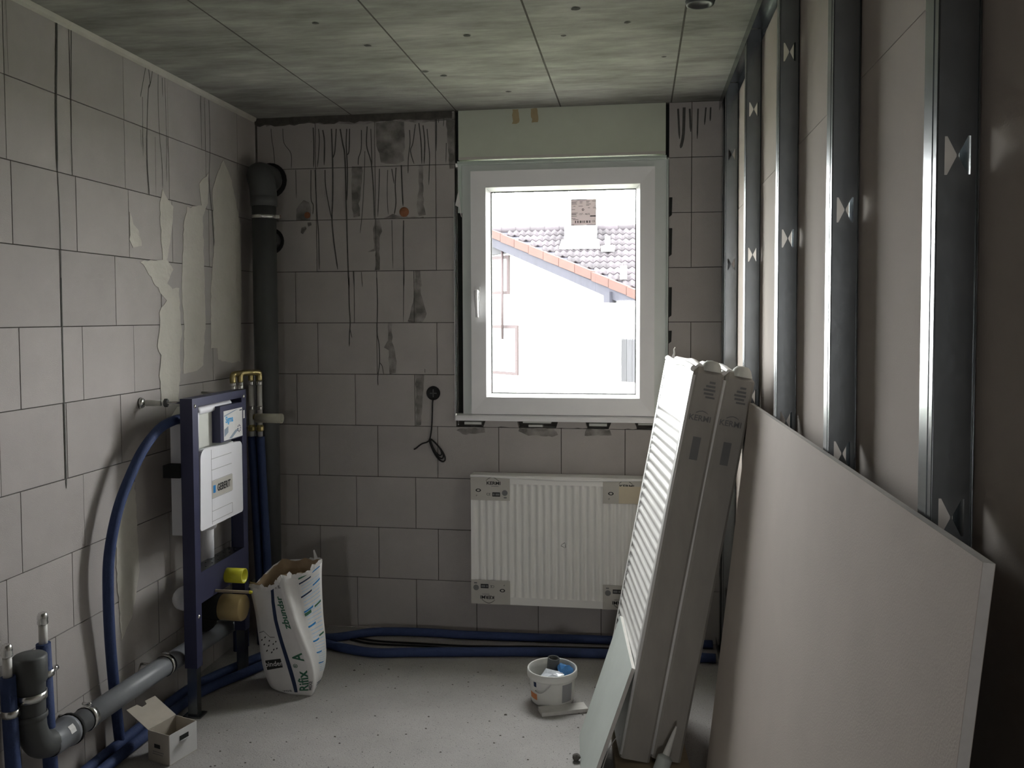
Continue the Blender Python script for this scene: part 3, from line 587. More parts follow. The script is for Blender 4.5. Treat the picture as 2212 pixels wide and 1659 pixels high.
# two wrapped radiators that stand on end and lean to the right
YAW = math.radians(7.0); LEAN = .186
U = Vector((-math.sin(YAW), math.cos(YAW), 0))
W = (Vector((math.cos(YAW),math.sin(YAW),0))*LEAN+Vector((0,0,1))).normalized()
Nn = U.cross(W).normalized()
if Nn.x < 0: Nn = -Nn
BASE = Vector((1.806,2.765,.103))
def wrapped_radiator(off, label, sprig):
    th = .0985; dn = .019 if off == 0 else 0; LN = 1.288+dn; WD = .60; org = BASE+Nn*off-W*dn
    m = oriented(org, U, W, Nn)
    root = thing('wrapped_radiator', m @ Vector((.3,0,.05)), label, 'radiator', 'film-wrapped radiators leaning at the stud wall')
    bm_ = MB(); ribbed(bm_, m, .055, WD-.03, .20, LN-.19, .0345, .0065, .0)
    P = lambda a,b,c: m @ Vector((a,b,c))
    # flat border of the front face
    for a0,a1,b0,b1 in ((0.014,.055,.0,LN-.014),(WD-.03,WD,.0,LN-.014),(.055,WD-.03,.0,.20),(.055,WD-.03,LN-.19,LN-.014)):
        bm_.add([P(a0,b0,0),P(a1,b0,0),P(a1,b1,0),P(a0,b1,0)], [(0,1,2,3)])
    bm_.build('ribbed_face', 'film', root)
    # row of flat dark dashes painting the shade in the rib groove ends
    s = MB()
    for i in range(31):
        b = .05+i*.039; s.add([P(WD-.045,b,-.0009),P(WD-.034,b,-.0009),P(WD-.034,b+.020,-.0009),P(WD-.045,b+.020,-.0009)], [(0,1,2,3)])
    s.build('groove_shade', 'gap', root)['kind'] = 'stuff'
    # card sides, rounded along the near front edge and at the top
    e = MB(); sec = [(WD,0.002),(.0139,0.0005),(.005,.004),(0,.013),(0,th-.008),(.006,th),(WD,th)]
    e.add([P(a,b,c) for b in (0,LN-.02) for a,c in sec]+[P(min(max(a,.016),WD-.01),LN,min(max(c,.016),th-.02)) for a,c in sec],
          [(r*7+i, r*7+i+1, (r+1)*7+i+1, (r+1)*7+i) for r in range(2) for i in range(1,6)]+[tuple(range(7))[::-1], tuple(range(14,21)),
           (7,14,15,8),(6,13,7,0),(13,20,14,7)])
    e.build('card_side', 'filmside', root)
    # top foam lump and film collar
    l = MB(); l.lathe([(.0,.030),(.018,.028),(.028,.018),(.036,-.004)], P(.03,LN-.006,.058), W, 12); l.build('foam_corner', 'eps', root)
    fl = MB(); fl.tube(spline([P(.02,LN-.012,.004),P(.2,LN-.004,.006),P(.4,LN-.010,.004),P(WD,LN-.004,.008)],5), .011, 8)
    fl.tube(spline([P(.02,LN-.008,.02),P(.2,LN+.004,.03),P(.42,LN-.002,.05),P(WD-.02,LN-.004,.04)],5), .014, 8)
    fl.build('gathered_film', 'film', root)
    if sprig: MB().tube([P(WD-.09,LN+.002,.012),P(WD-.088,LN+.02,.014),P(WD-.085,LN+.035,.01),P(WD-.082,LN+.042,.014)], [.006,.003,.0025,.002], 7).build('film_sprig', 'film', root)
    # near front edge: bright creased film band
    MB().tube([P(.010,.01,.004),P(.010,.5,.003),P(.012,.9,.004),P(.009,LN-.03,.004)], .007, 8).build('film_fold', 'film', root)
    # printed marks on the card side that faces the room entrance
    k = MB(); A, B = Nn, W; o_ = P(-.0004,0,0)
    rect(k, o_, A, B, .036,.062,LN-.30,LN-.225)
    for j in range(3): rect(k, o_, A, B, .041,.057,LN-.292+j*.022,LN-.276+j*.022,.0009)
    k.build('dark_label', 'greyink', root)
    k = MB(); put_text(k, 'KERMI', .026, o_+A*.046+B*(LN-.165), A, B, .0005)
    k.ribbon([o_+A*(.03+.04*t)+B*(LN-.148+.008*math.sin(t*3.1)) for t in (0,.25,.5,.75,1)], .003, -U, .0006)
    k.build('lettering', 'greyink', root)
    k = MB()
    for a0,a1,b0,b1 in ((.046,.076,.055,.062),(.040,.078,.067,.074),(.043,.074,.079,.086),(.05,.08,.091,.097),(.055,.074,.042,.049)): rect(k, o_, A, B, a0,a1,LN-b1,LN-b0)
    k.build('fine_print', 'greyink', root)
    return root
wrapped_radiator(0, 'film-wrapped radiator on end, front one, its ribbed face bright towards the window', True)
wrapped_radiator(.0995, 'second wrapped radiator on end, behind the front one and nearest the studs', False)

# large board leaning on the studs
def board(name, q, th, m, label, cat, edge='gypsum'):
    a, b, c, d = [Vector(p) for p in q]      # far bottom, near bottom, near top, far top on the room side
    n = (b-a).cross(d-a).normalized()
    if n.x < 0: n = -n
    root = thing(name, (a+b)/2, label, cat)
    n1 = n*.0006; n2 = n*(th-.0006)
    MB().hexa([p for p in (a,b,c,d)], [p+n1 for p in (a,b,c,d)]).build('paper_face', m, root)
    MB().hexa([p+n1 for p in (a,b,c,d)], [p+n2 for p in (a,b,c,d)]).build('gypsum_core', edge, root)
    MB().hexa([p+n2 for p in (a,b,c,d)], [p+n*th for p in (a,b,c,d)]).build('paper_back', m, root)
    return root
board('drywall_sheet', [(2.070,2.75,.002),(2.070,.905,.002),(2.2035,.918,1.277),(2.2035,2.750,1.255)], .0125, 'board', 'large grey drywall sheet leaning against the galvanized wall studs', 'drywall')
# greenish offcut leaning on the wrapped radiators
wpt = lambda u,w_: BASE+U*u+W*w_-Nn*.014
fp = lambda u,w_: BASE+U*u+W*w_-Nn*.0135
OA, OB = Vector((1.650,3.06,.002)), Vector((1.690,2.60,.002))
OC = OB.lerp(fp(.018,.275), 1); OD_ = fp(.44,.30)
board('drywall_offcut', [OA, OB, OC, OD_], .0125, 'boardgreen', 'pale green drywall offcut leaning low against the wrapped radiators', 'drywall')

# ================================================================== TOILET FRAME
gx0, gx1 = .150, .200
tf = thing('toilet_frame', (.175,3.22,0), 'dark blue steel toilet mounting frame holding a white cistern beside the left wall', 'toilet frame')
for ya, yb in ((3.0,3.042),(3.405,3.447)):
    MB().box(gx0,gx1,ya,yb,.19,1.222).build('post', 'navy', tf)
    lg = MB().box(gx0+.006,gx1-.006,ya+.005,yb-.005,.006,.188).build('leg', 'zinc', tf)
    MB().box(gx0-.01,gx1+.012,ya-.006,yb+.006,0,.006).build('foot_plate', 'zinc', lg)
    MB().lathe([(.0,.004),(.007,.003),(.008,0)], (gx1,ya+.02,1.193), (1,0,0), 10).build('bolt_head', 'steel', tf)
mb = MB().lathe([(.0,.004),(.006,.003),(.008,0)], (gx1,3.021,.385), (1,0,0), 10); mb.build('bolt_head', 'steel', tf)
MB().box(gx0,gx1,3.042,3.405,1.190,1.222).build('top_rail', 'navy', tf)
cb = MB(); cb.box(gx0+.046,gx1,3.042,3.405,.43,.545); cb.box(gx0-.02,gx1,3.042,3.405,.545,.549); cb = cb.build('cross_bar', 'navy', tf)
MB().box(gx0-.018,gx1-.002,3.044,3.403,.5492,.5500).build('bar_top', 'zinc', cb)
mb = MB()
for i in range(7):
    for x in (.150,.178): mb.lathe([(.0035,.0505),(.0,.0506)], (x,3.07+i*.05,.50), (0,0,1), 6)
mb.build('bolt_hole', 'gap', cb)['kind'] = 'stuff'
# cistern
cs = MB(); rc = [(3.046,.69),(3.398,.69),(3.398,1.15),(3.36,1.182),(3.09,1.182),(3.046,1.15)]
cs.prism([(.088,a,b) for a,b in rc], (.067,0,0)); cs = cs.build('cistern', 'eps', tf)
MB().box(.085,.1495,3.0415,3.30,.69,1.12).build('cistern_side', 'cistern', tf)
MB().box(.082,.1495,2.99,3.0412,.922,.970).build('strap', 'rubber_and_hole', tf)
mb = MB().tube(spline([(.165,3.085,1.166),(.168,3.2,1.168),(.166,3.352,1.170)],5), .017, 10); mb.tube(spline([(.165,3.082,1.16),(.166,3.075,1.10),(.165,3.072,1.02)],5), .016, 10); mb.build('tank_rim', 'cistern', tf)
# front foam cover with rounded top corners, score lines and lettering
pr_ = []
for cx, cy, r, a0 in ((3.385,.72,.012,-90),(3.372,.985,.024,0),(3.085,.985,.036,90),(3.052,.72,.012,180)):
    for i in range(6):
        an = math.radians(a0+i*18); pr_.append((cx+r*math.cos(an), cy+r*math.sin(an)))
cv = MB().prism([(.186,a,b) for a,b in pr_], (.017,0,0)).build('front_cover', 'cistern', tf)
MB().prism([(.1862,3.25,1.0),(.1862,3.33,1.0),(.1862,3.325,1.016),(.1862,3.255,1.012)], (.012,0,0)).build('cover_tab', 'cistern', cv)
g = MB(); yo = 3.132
for z in (.972,.928,.885,.815,.765): g.box(.2031,.2036,yo,3.30,z,z+.0012)
g.box(.2031,.2036,yo-.0006,yo+.0006,.715,1.01); g.box(.2031,.2036,yo,3.30,.725,.7262); g.box(.2031,.2036,3.2995,3.3005,.725,.765)
g.build('score_line', 'greyink', cv)
MB().box(.2031,.2034,yo+.002,3.305,.817,.884).build('name_plate', 'card', cv)
k = MB(); put_text(k, 'GEBERIT', .040, (.2036,3.230,.850), (0,1,0), (0,0,1), .0011, .74); k.build('lettering', 'ink', cv)
k = MB(); rect(k, (.2036,3.142,.836), (0,1,0), (0,0,1), 0,.020,0,.030); k.build('blue_square', 'blueink', cv)
# service opening box with its sticker
ob = MB().box(.170,.206,3.205,3.404,1.026,1.172).build('service_box', 'navy', tf)
MB().box(.130,.170,3.10,3.204,1.02,1.165).build('service_recess', 'eps', tf)
st = MB().box(.2061,.2066,3.232,3.396,1.030,1.150).build('sticker', 'paper', ob)
k = MB(); put_text(k, 'Sigma', .036, (.2067,3.279,1.112), (0,1,0), (0,0,1), .0008, .8); k.build('lettering', mat('bright_blue_ink', (.04,.38,.75), .6), st)
k = MB()
for a,b,c,d in (((3.236,1.132),(3.33,1.146),(3.36,1.147),(3.236,1.126)),((3.236,1.075),(3.27,1.086),(3.27,1.06),(3.236,1.045)),((3.275,1.034),(3.33,1.062),(3.37,1.066),(3.30,1.032))):
    k.add([(.2068,p[0],p[1]) for p in (a,b,c,d)], [(0,1,2,3)])
k.build('diagonal_print', mat('silver_blue_print', (.30,.36,.45), .6), st)
k = MB()
for i in range(8):
    a = i*math.pi/4; k.add([(.2069,3.365+.013*math.cos(a)+.004*math.cos(t),1.065+.013*math.sin(a)+.004*math.sin(t)) for t in (0,1.57,3.14,4.71)], [(0,1,2,3)])
k.build('ring_print', 'navyink', st)['kind'] = 'stuff'
k = MB(); rect(k, (.2067,3.37,1.138), (0,1,0), (0,0,1), 0,.022,0,.004); k.build('small_print', 'navyink', st)
k = MB(); rect(k, (.2002,3.408,1.10), (0,1,0), (0,0,1), .008,.024,0,.034); k.build('white_clip', 'paper', tf)
# flush pipe, yellow plug, beige drain plug, stick
MB().tube([(.115,3.245,.72),(.115,3.245,.53)], .030, 16).build('flush_pipe', 'cistern', tf)
MB().lathe([(.045,.0),(.040,-.03),(.03,-.034)], (.115,3.245,.70), (0,0,1), 16).build('pipe_collar', 'cistern', tf)
MB().lathe([(.0,0),(.030,0),(.030,.10),(.026,.10),(.026,.02),(0,.02)], (.176,3.25,.477), (1,0,0), 20).build('yellow_plug', 'yellow', tf)
dr = MB().lathe([(.055,-.06),(.055,.0),(.052,.004),(.052,.012)], (.166,3.25,.345), (1,0,0), 20).build('drain_socket', 'rubber_and_hole', tf)
MB().lathe([(.0,.105),(.050,.105),(.053,.100),(.052,.012),(.0,.012)], (.166,3.25,.345), (1,0,0), 20).build('drain_plug', 'amber', tf)
MB().tube(spline([(.14,3.25,.345),(.10,3.25,.34),(.085,3.26,.30),(.085,3.28,.26)],4), .05, 14).build('drain_bend', 'rubber_and_hole', tf)
MB().box(.202,.352,3.145,3.152,.441,.450).build('threaded_rod', 'wood', tf)
MB().lathe([(0,.012),(.006,.010),(.007,0)], (.345,3.1485,.4455), (1,0,0), 8).build('rod_cap', 'yellow', tf)
MB().lathe([(.0,0),(.042,.0),(.047,.012),(.047,.03),(.038,.04),(0,.04)], (.085,3.10,.43), (1,-.5,0), 18).build('white_elbow', 'cistern', tf)
# wall tie with threaded rod
wt = MB().tube([(.002,2.985,1.206),(.150,3.018,1.206)], .005, 8).build('wall_tie', 'steel', tf)
MB().lathe([(0,.012),(.016,.012),(.020,.006),(.022,0)], (.001,2.985,1.206), (1,.2,0), 14, caps=True).build('wall_washer', 'steel', wt)
MB().tube([(.02,2.989,1.206),(.075,3.0,1.206)], .012, 10).build('plastic_plug', 'eps', wt)
MB().lathe([(.013,-.006),(.016,-.006),(.016,.006),(.013,.006)], (.092,3.005,1.206), (1,.2,0), 6, False, True).build('nut', 'pipedark', wt)
MB().tube([(.002,3.44,1.206),(.150,3.43,1.206)], .005, 8).build('wall_tie', 'steel', tf)

# ================================================================== PIPES ON THE LEFT
def hose(name, pts, r, label, m='hose', cat='pipe', group=None, n=10, seg=8):
    return tag(MB().tube(spline(pts, seg), r, n).build(name, m), label, cat, group)
hose('blue_hose', [(.128,3.075,1.142),(.112,3.02,1.137),(.094,2.955,1.115),(.082,2.87,1.055),(.072,2.80,.97),(.062,2.735,.86),(.056,2.69,.72),(.052,2.683,.58),(.044,2.70,.40),(.040,2.725,.20),(.042,2.745,.024)], .0185, 'blue foam-covered hose arching down the left block wall from the toilet frame', group=None)
def stub(x, y, top, label):
    t = thing('supply_stub', (x,y,0), label, 'pipe', 'blue supply stubs at the left wall')
    zb = top-.095
    MB().tube([(x+.012,y+.010,0.002),(x+.006,y+.004,zb*.5),(x,y,zb)], .0205, 14).build('insulation', 'hose', t)
    p = MB().tube([(x,y,zb-.01),(x,y,top-.035)], .0125, 12).build('pipe_end', 'whitepipe', t)
    MB().lathe([(.0145,0),(.0155,.004),(.0145,.012),(.0155,.018),(.0145,.026),(.012,.034),(.008,.036),(0,.036)], (x,y,top-.036), (0,0,1), 14).build('end_cap', 'steel', t)
    c = MB(); zc = .455 if y > 2.25 else .40
    xc_, yc_ = x+.004, y+.003
    c.lathe([(.0215,-.010),(.024,-.010),(.024,.010),(.0215,.010),(.0215,-.010)], (xc_,yc_,zc), (0,0,1), 18)
    c = c.build('pipe_clamp', 'steel', t)
    MB().lathe([(.0,-.008),(.009,-.008),(.009,.008),(0,.008)], (xc_+.006,yc_+.032,zc), (0,1,0), 10).build('clamp_screw', 'steel', c)
    MB().tube([(.001,yc_,zc),(xc_-.022,yc_,zc)], .005, 8).build('clamp_rod', 'steel', c)
stub(.080,2.168,.600, 'blue insulated supply stub with metal cap, the left one at the photo edge')
stub(.080,2.318,.640, 'blue insulated supply stub with metal cap, right behind the grey drain elbow')
# grey drain: socket, elbow, sloping pipe with clamps
dp = thing('drain_pipe', (.1,2.6,.0), 'grey plastic drain pipe with elbow running along the left wall', 'pipe')
MB().lathe([(.0,.0),(.041,.0),(.047,-.006),(.047,-.075),(.041,-.085),(.040,-.13)], (.1,2.232,.545), (0,0,1), 20).build('socket', 'pipedark', dp)
MB().tube(spline([(.1,2.232,.43),(.1,2.232,.36),(.1,2.240,.305),(.1,2.268,.262),(.1,2.315,.243),(.1,2.345,.241)],5), .0405, 18).build('elbow', 'pipedark', dp)
MB().lathe([(.0425,.0),(.045,.004),(.045,.014),(.0425,.018)], (.1,2.232,.355), (0,0,1), 20).build('elbow_ring', 'pipedark', dp)
MB().lathe([(.0405,-.04),(.043,-.03),(.043,.035),(.048,.04),(.048,.052),(.037,.054)], (.1,2.345,.241), (0,1,-.01), 20).build('elbow_socket', 'pipegrey', dp)
MB().tube([(.1,2.36,.241),(.1,2.9,.222),(.1,3.25,.205),(.09,3.6,.18)], .037, 20).build('straight_pipe', 'pipegrey', dp)
MB().lathe([(.0445,-.005),(.0505,-.004),(.0505,.006),(.0445,.007)], (.1,2.402,.240), (0,1,-.02), 20).build('seal_ring', 'rubber_and_hole', dp)
for y, z in ((2.486,.2365),(2.951,.2195)):
    c = MB().lathe([(.0375,-.011),(.0405,-.011),(.0405,.011),(.0375,.011),(.0375,-.011)], (.1,y,z), (0,1,-.03), 20).build('pipe_clamp', 'steel', dp)
    MB().lathe([(.0371,-.014),(.0395,-.014),(.0395,-.0111),(.0371,-.0111)], (.1,y,z), (0,1,-.03), 20).build('rubber_lining', 'rubber_and_hole', c)
    MB().lathe([(.0,-.016),(.005,-.014),(.005,.014),(0,.016)], (.1,y,z+.047), (1,0,0), 8).build('clamp_screw', 'steel', c)
    MB().tube([(.001,y,z),(.06,y,z)], .0055, 8).build('clamp_rod', 'steel', c)
c = MB().lathe([(.0415,-.011),(.0445,-.011),(.0445,.011),(.0415,.011),(.0415,-.011)], (.1,2.232,.425), (0,0,1), 20).build('pipe_clamp', 'steel', dp)
MB().tube([(.001,2.232,.425),(.06,2.232,.425)], .0055, 8).build('clamp_rod', 'steel', c)
k = MB().box(0,.0,0,0,0,0); k = MB()
k.add([(.1+.0437*math.cos(a),2.352+b,.241+.0437*math.sin(a)) for b in (0,.024) for a in (.25,.55,.85)], [(0,1,4,3),(1,2,5,4)]); k.build('white_label', 'paper', dp)

# soil pipe in the corner
sp = thing('soil_pipe', (.111,3.85,0), 'dark grey soil pipe standing in the corner with bend into the back wall', 'pipe')
px, py = .111, 3.852
MB().tube([(px,py,.003),(px,py,2.09)], .056, 24).build('pipe', 'pipedark', sp)
MB().tube(spline([(px,py,2.08),(px-.006,py,2.15),(px-.02,py+.008,2.19),(px-.035,py+.05,2.205),(px-.038,py+.12,2.206),(px-.038,D-.002,2.206)],6), .062, 20).build('bend', 'pipedark', sp)
MB().lathe([(.056,0),(.0625,.003),(.0625,.045),(.056,.05)], (px,py,2.05), (0,0,1), 24).build('socket', 'pipedark', sp)
MB().lathe([(.062,-.004),(.086,-.004),(.084,0),(.062,0)], (px-.036,D-.0012,2.196), (0,1,0), 24).build('core_hole_dark', 'rubber_and_hole', sp)  # black ring painted for the dark of the core hole around the bend
MB().lathe([(.0,-.006),(.062,-.006),(.064,0)], (px-.034,D-.0012,1.902), (0,1,0), 24).build('core_hole_dark', 'rubber_and_hole', sp)  # black disc painted for the dark of the lower core hole
MB().tube([(px,py,1.902),(px-.03,D-.006,1.902)], .045, 16).build('branch', 'pipedark', sp)
c = MB().lathe([(.0565,-.008),(.0605,-.008),(.0605,.008),(.0565,.008),(.0565,-.008)], (px,py,2.0), (0,0,1), 24).build('pipe_clamp', 'steel', sp)
MB().box(px+.060,px+.080,py-.010,py+.010,1.991,2.009).build('clamp_ear', 'steel', c)
MB().tube([(px,py+.06,2.0),(px,D-.001,2.0)], .006, 8).build('clamp_rod', 'steel', c)

# supply risers with valves behind the toilet frame
def riser(x, y, xa, ya, label, sl):
    t = thing('supply_riser', (x,y,0), label, 'pipe', 'insulated supply risers behind the toilet frame')
    zt = 1.262
    MB().tube(spline([(x+.035,y-.01,.003),(x+.03,y-.008,.3),(x+.012,y-.003,.7),(x,y,.975)],6), .0195, 12).build('insulation', 'hose', t)
    MB().tube([(x,y,.97),(x,y,1.245)], .0115, 12).build('riser_pipe', 'whitepipe', t)
    for z in (1.10,1.215): MB().lathe([(.0135,0),(.0145,.003),(.0135,.008),(.0145,.013),(.0135,.018)], (x,y,z), (0,0,1), 14, True, True).build('press_sleeve', 'steel', t)
    MB().lathe([(.0135,0),(.018,.005),(.018,.02),(.013,.03)], (x,y,1.0), (0,0,1), 10, False, True).build('brass_tee', 'brass', t)
    MB().tube(spline([(x,y,1.235),(x,y,zt),(x-.004,y-.012,zt+.012),(xa+.004,ya+.012,zt+.012),(xa,ya,zt),(xa,ya,1.235)],4), .0135, 10).build('elbow_link', 'brass', t)
    MB().tube([(xa,ya,1.245),(xa,ya,1.0)], .0115, 12).build('drop_pipe', 'whitepipe', t)
    MB().tube([(xa,ya,1.0),(xa,ya,.02)], .0185, 10).build('drop_insulation', 'hose', t)
    for z in (1.205,): MB().lathe([(.0135,0),(.0145,.003),(.0135,.008),(.0145,.013),(.0135,.018)], (xa,ya,z), (0,0,1), 14, True, True).build('press_sleeve', 'steel', t)
    b = MB().tube([(x+.012,y,1.065),(x+.03,y,1.065)], .014, 10).build('tee_branch', 'brass', t)
    MB().lathe([(.0,.0),(.0215,0),(.0225,sl),(.019,sl),(.018,.03),(0,.03)], (x+.025,y-.003,1.062), (1,-.05,0), 18).build('test_sleeve', 'sleeve', b)
riser(.083,3.745,.066,3.600, 'left insulated supply riser with brass tee and frosted sleeve behind the toilet frame', .105)
riser(.124,3.745,.076,3.652, 'right insulated supply riser with brass tee and frosted sleeve before the soil pipe', .085)

# hoses on the floor
z = .021
hose('floor_hose', [(.20,3.93,z),(.40,3.80,z),(.62,3.905,z),(.85,3.93,z),(1.05,3.925,z),(1.4,3.935,z),(1.7,3.95,z),(2.05,3.955,z),(2.2,3.96,z)], .0195, 'dark blue foam hose on the floor close along the window wall', group='blue hoses on the floor')
hose('floor_hose', [(.22,3.84,z),(.42,3.735,z),(.66,3.66,z),(.85,3.685,z),(1.08,3.72,z),(1.4,3.765,z),(1.7,3.785,z),(2.0,3.80,z),(2.2,3.80,z)], .0205, 'dark blue foam hose on the floor, nearer the bucket than its twin', group='blue hoses on the floor')
hose('floor_hose', [(.10,2.30,z),(.095,2.55,z),(.10,2.80,z),(.115,3.15,z),(.235,3.42,z),(.30,3.60,z),(.26,3.80,z)], .020, 'dark blue foam hose on the floor along the left wall, outer of two', group='blue hoses on the floor')
hose('floor_hose', [(.045,2.30,z),(.042,2.60,z),(.048,2.90,z),(.06,3.2,z),(.17,3.48,z),(.23,3.62,z),(.18,3.78,z)], .020, 'dark blue foam hose on the floor along the left wall, inner of two', group='blue hoses on the floor')
for i, (dy, l) in enumerate(((0,'thin black cable lying between the two blue floor hoses, front strand'),(.03,'thin black cable lying between the two blue floor hoses, rear strand'))):
    hose('floor_cable', [(.45,3.87+dy,.006),(.62,3.80+dy*1.2,.006),(.85,3.80+dy,.006),(1.1,3.80+dy,.006),(1.4,3.835+dy,.006),(1.75,3.86+dy,.006),(2.1,3.87+dy,.006)], .0045, l, 'cable', 'cable', 'black cables between the floor hoses', 6)

# ================================================================== SOCKET AND CABLE
sb = thing('socket_box', (.885,D,1.161), 'round black wall socket box with a coiled cable hanging out, left of the window', 'socket')
MB().lathe([(.034,.0),(.034,-.003),(.031,-.004),(.030,-.001),(.0,-.001)], (.885,D-.0011,1.161), (0,1,0), 28).build('box_rim', 'cable', sb)
k = MB(); k.box(.868,.902,D-.006,D-.0022,1.158,1.163); k.box(.882,.887,D-.006,D-.0022,1.142,1.180); k.build('wire_insert', 'pipedark', sb)
cbl = [(.884,D-.003,1.135),(.882,D-.010,1.11),(.880,D-.007,1.06),(.877,D-.007,1.0),(.872,D-.007,.962),(.866,D-.008,.935)]
lp = []
for i, (a, w_) in enumerate(((.128,.050),(.110,.042),(.092,.036))):
    y = D-.007-.004*i; ex = Vector((.55,0,-.835)); ey = Vector((.835,0,.55))
    for t in range(15):
        an = t/14*2*math.pi*.96
        s_ = a*(1-math.cos(an))/2; c_ = math.sin(an)*w_*.5*(.45+.55*(1-math.cos(an))/2)
        q = Vector((.866+.003*i, y, .940))+ex*s_+ey*c_; lp.append(tuple(q))
tail = [(.862,D-.012,.930),(.850,D-.010,.923),(.830,D-.008,.917),(.812,D-.008,.905),(.798,D-.007,.893),(.788,D-.006,.888)]
MB().tube(spline(cbl+lp+tail,4), .0036, 7).build('cable', 'cable', sb)

# ================================================================== BAG, BUCKET, BOX AND BITS
bag = thing('building_powder_bag', (.48,3.33,0), 'torn open white paper bag of building powder standing before the toilet frame', 'bag')
KL = [(.410,3.262,.001),(.372,3.262,.022),(.336,3.275,.098),(.316,3.285,.20),(.303,3.288,.30),(.290,3.285,.375),(.274,3.280,.452)]
KF = [(.556,3.240,.001),(.566,3.240,.065),(.556,3.240,.140),(.527,3.240,.214),(.486,3.243,.307),(.456,3.245,.40),(.437,3.246,.490)]
KR = [(.540,3.335,.001),(.556,3.365,.035),(.567,3.380,.085),(.568,3.382,.165),(.558,3.380,.30),(.554,3.380,.437),(.558,3.378,.520)]
KB = [(.400,3.385,.001),(.385,3.410,.035),(.365,3.425,.10),(.350,3.43,.20),(.345,3.425,.32),(.350,3.42,.43),(.365,3.42,.520)]
BL = [.018,.020,.020,.022]
def keyc(K, t):
    n = len(K)-1; x = max(0,min(.9999,t))*n; i = int(x); f = x-i
    p0,p1,p2,p3 = [Vector(K[max(0,min(n,j))]) for j in (i-1,i,i+1,i+2)]
    return .5*((2*p1)+(p2-p0)*f+(2*p0-5*p1+4*p2-p3)*f*f+(3*p1-p0-3*p2+p3)*f**3)
KS = [KL,KF,KR,KB]; CEN = [Vector((.46,3.33,0))]
def bagp(face, s, t, lift=0.):
    a = keyc(KS[face],t); b = keyc(KS[(face+1)%4],t); p = a.lerp(b,s); d = b-a; n = Vector((d.y,-d.x,0)).normalized()
    wob = .004*math.sin(9*t+face*2+5*s)*math.sin(math.pi*s)
    dent = 0
    if face == 1: dent = -.012*math.exp(-((s-.22)/.13)**2)*min(1,max(0,(t-.25)*2.5))
    return p+n*(BL[face]*math.sin(math.pi*s)*(.35 if face in (0,) else .5)+wob+dent+lift)
NS, NT = 9, 22
rim = {}
def bag_shell(scale, top):
    mb = MB(); v = []; cols = 4*NS
    for it in range(NT+1):
        for c_ in range(cols):
            f_, s_ = divmod(c_, NS); s_ = s_/NS; t = it/NT*top[c_]
            p = bagp(f_, s_, t)
            if scale < 1:
                ce = (keyc(KL,t)+keyc(KF,t)+keyc(KR,t)+keyc(KB,t))/4; p = ce+(p-ce)*scale
            v.append(p)
    f = [(i*cols+j, i*cols+(j+1)%cols, (i+1)*cols+(j+1)%cols, (i+1)*cols+j) for i in range(NT) for j in range(cols)]
    mb.add(v, f, True); return mb, cols
random.seed(11)
top_o = []
for c_ in range(4*NS):
    f_, s_ = divmod(c_, NS); s_ /= NS
    base = {0: .90+.10*abs(s_-.5), 1: .99-.05*math.sin(math.pi*s_), 2: 1.0-.05*s_, 3: .95-.05*s_}[f_]
    top_o.append(min(1.0, base+random.uniform(-.012,.006)))
mb, cols = bag_shell(1, top_o); b0 = len(mb.v); mb.f.append(tuple(range(cols))[::-1]); mb.sm.append(False)
outer = mb.build('paper_shell', 'paper', bag)
top_i = [min(1., t+random.uniform(-.015,.02)) for t in top_o]
mb, cols = bag_shell(.955, top_i); mb.build('kraft_lining', 'kraft', bag)
fl = MB(); fv = [((keyc(KL,.62)+keyc(KF,.62)+keyc(KR,.62)+keyc(KB,.62))/4)+(bagp(divmod(c_,NS)[0], (c_%NS)/NS, .62)-((keyc(KL,.62)+keyc(KF,.62)+keyc(KR,.62)+keyc(KB,.62))/4))*.95 for c_ in range(4*NS)]
fl.add(fv, [tuple(range(len(fv)))]); fl.build('powder', 'plaster', bag)
# ragged torn strips along the rim
tr_ = MB()
for c_ in range(0, 22):
    f_, s_ = divmod(c_, NS); s_ /= NS; t = top_o[c_]
    p = bagp(f_, s_, t, .002); q = bagp(f_, min(.999,s_+.13), top_o[min(c_+1,35)], .002); h_ = random.choice((.003,.004,.006,.009,.016))
    lean = Vector((random.uniform(-.010,.010), random.uniform(-.012,.004), 0))
    tr_.add([p-Vector((0,0,.012)), q-Vector((0,0,.012)), q+Vector((0,0,h_*.3))+lean*.5, (p+q)/2+Vector((0,0,h_))+lean, p+Vector((0,0,h_*.5))+lean*.6], [(0,1,2,3,4)])
p = bagp(2,.12,.99); tr_.add([p, p+Vector((-.018,.004,-.004)), p+Vector((-.022,.004,.035)), p+Vector((-.016,.003,.038))], [(0,1,2,3)])
tr_.build('torn_rim', 'paper', bag)
def bag_text(s, size, face, s0, t0, ang, m, bold=.0006, sx=1., name='lettering', lift=.0012):
    W_ = .17 if face == 0 else .19; Ht = .49
    v, f = text_verts(s, size, bold); ca, sa = math.cos(ang), math.sin(ang)
    mb = MB(); mb.add([bagp(face, min(.985,max(.015,s0+(p[0]*sx*ca-p[1]*sa)/W_)), min(.995,max(.005,t0+(p[0]*sx*sa+p[1]*ca)/Ht)), lift) for p in v], f); mb.build(name, m, outer)
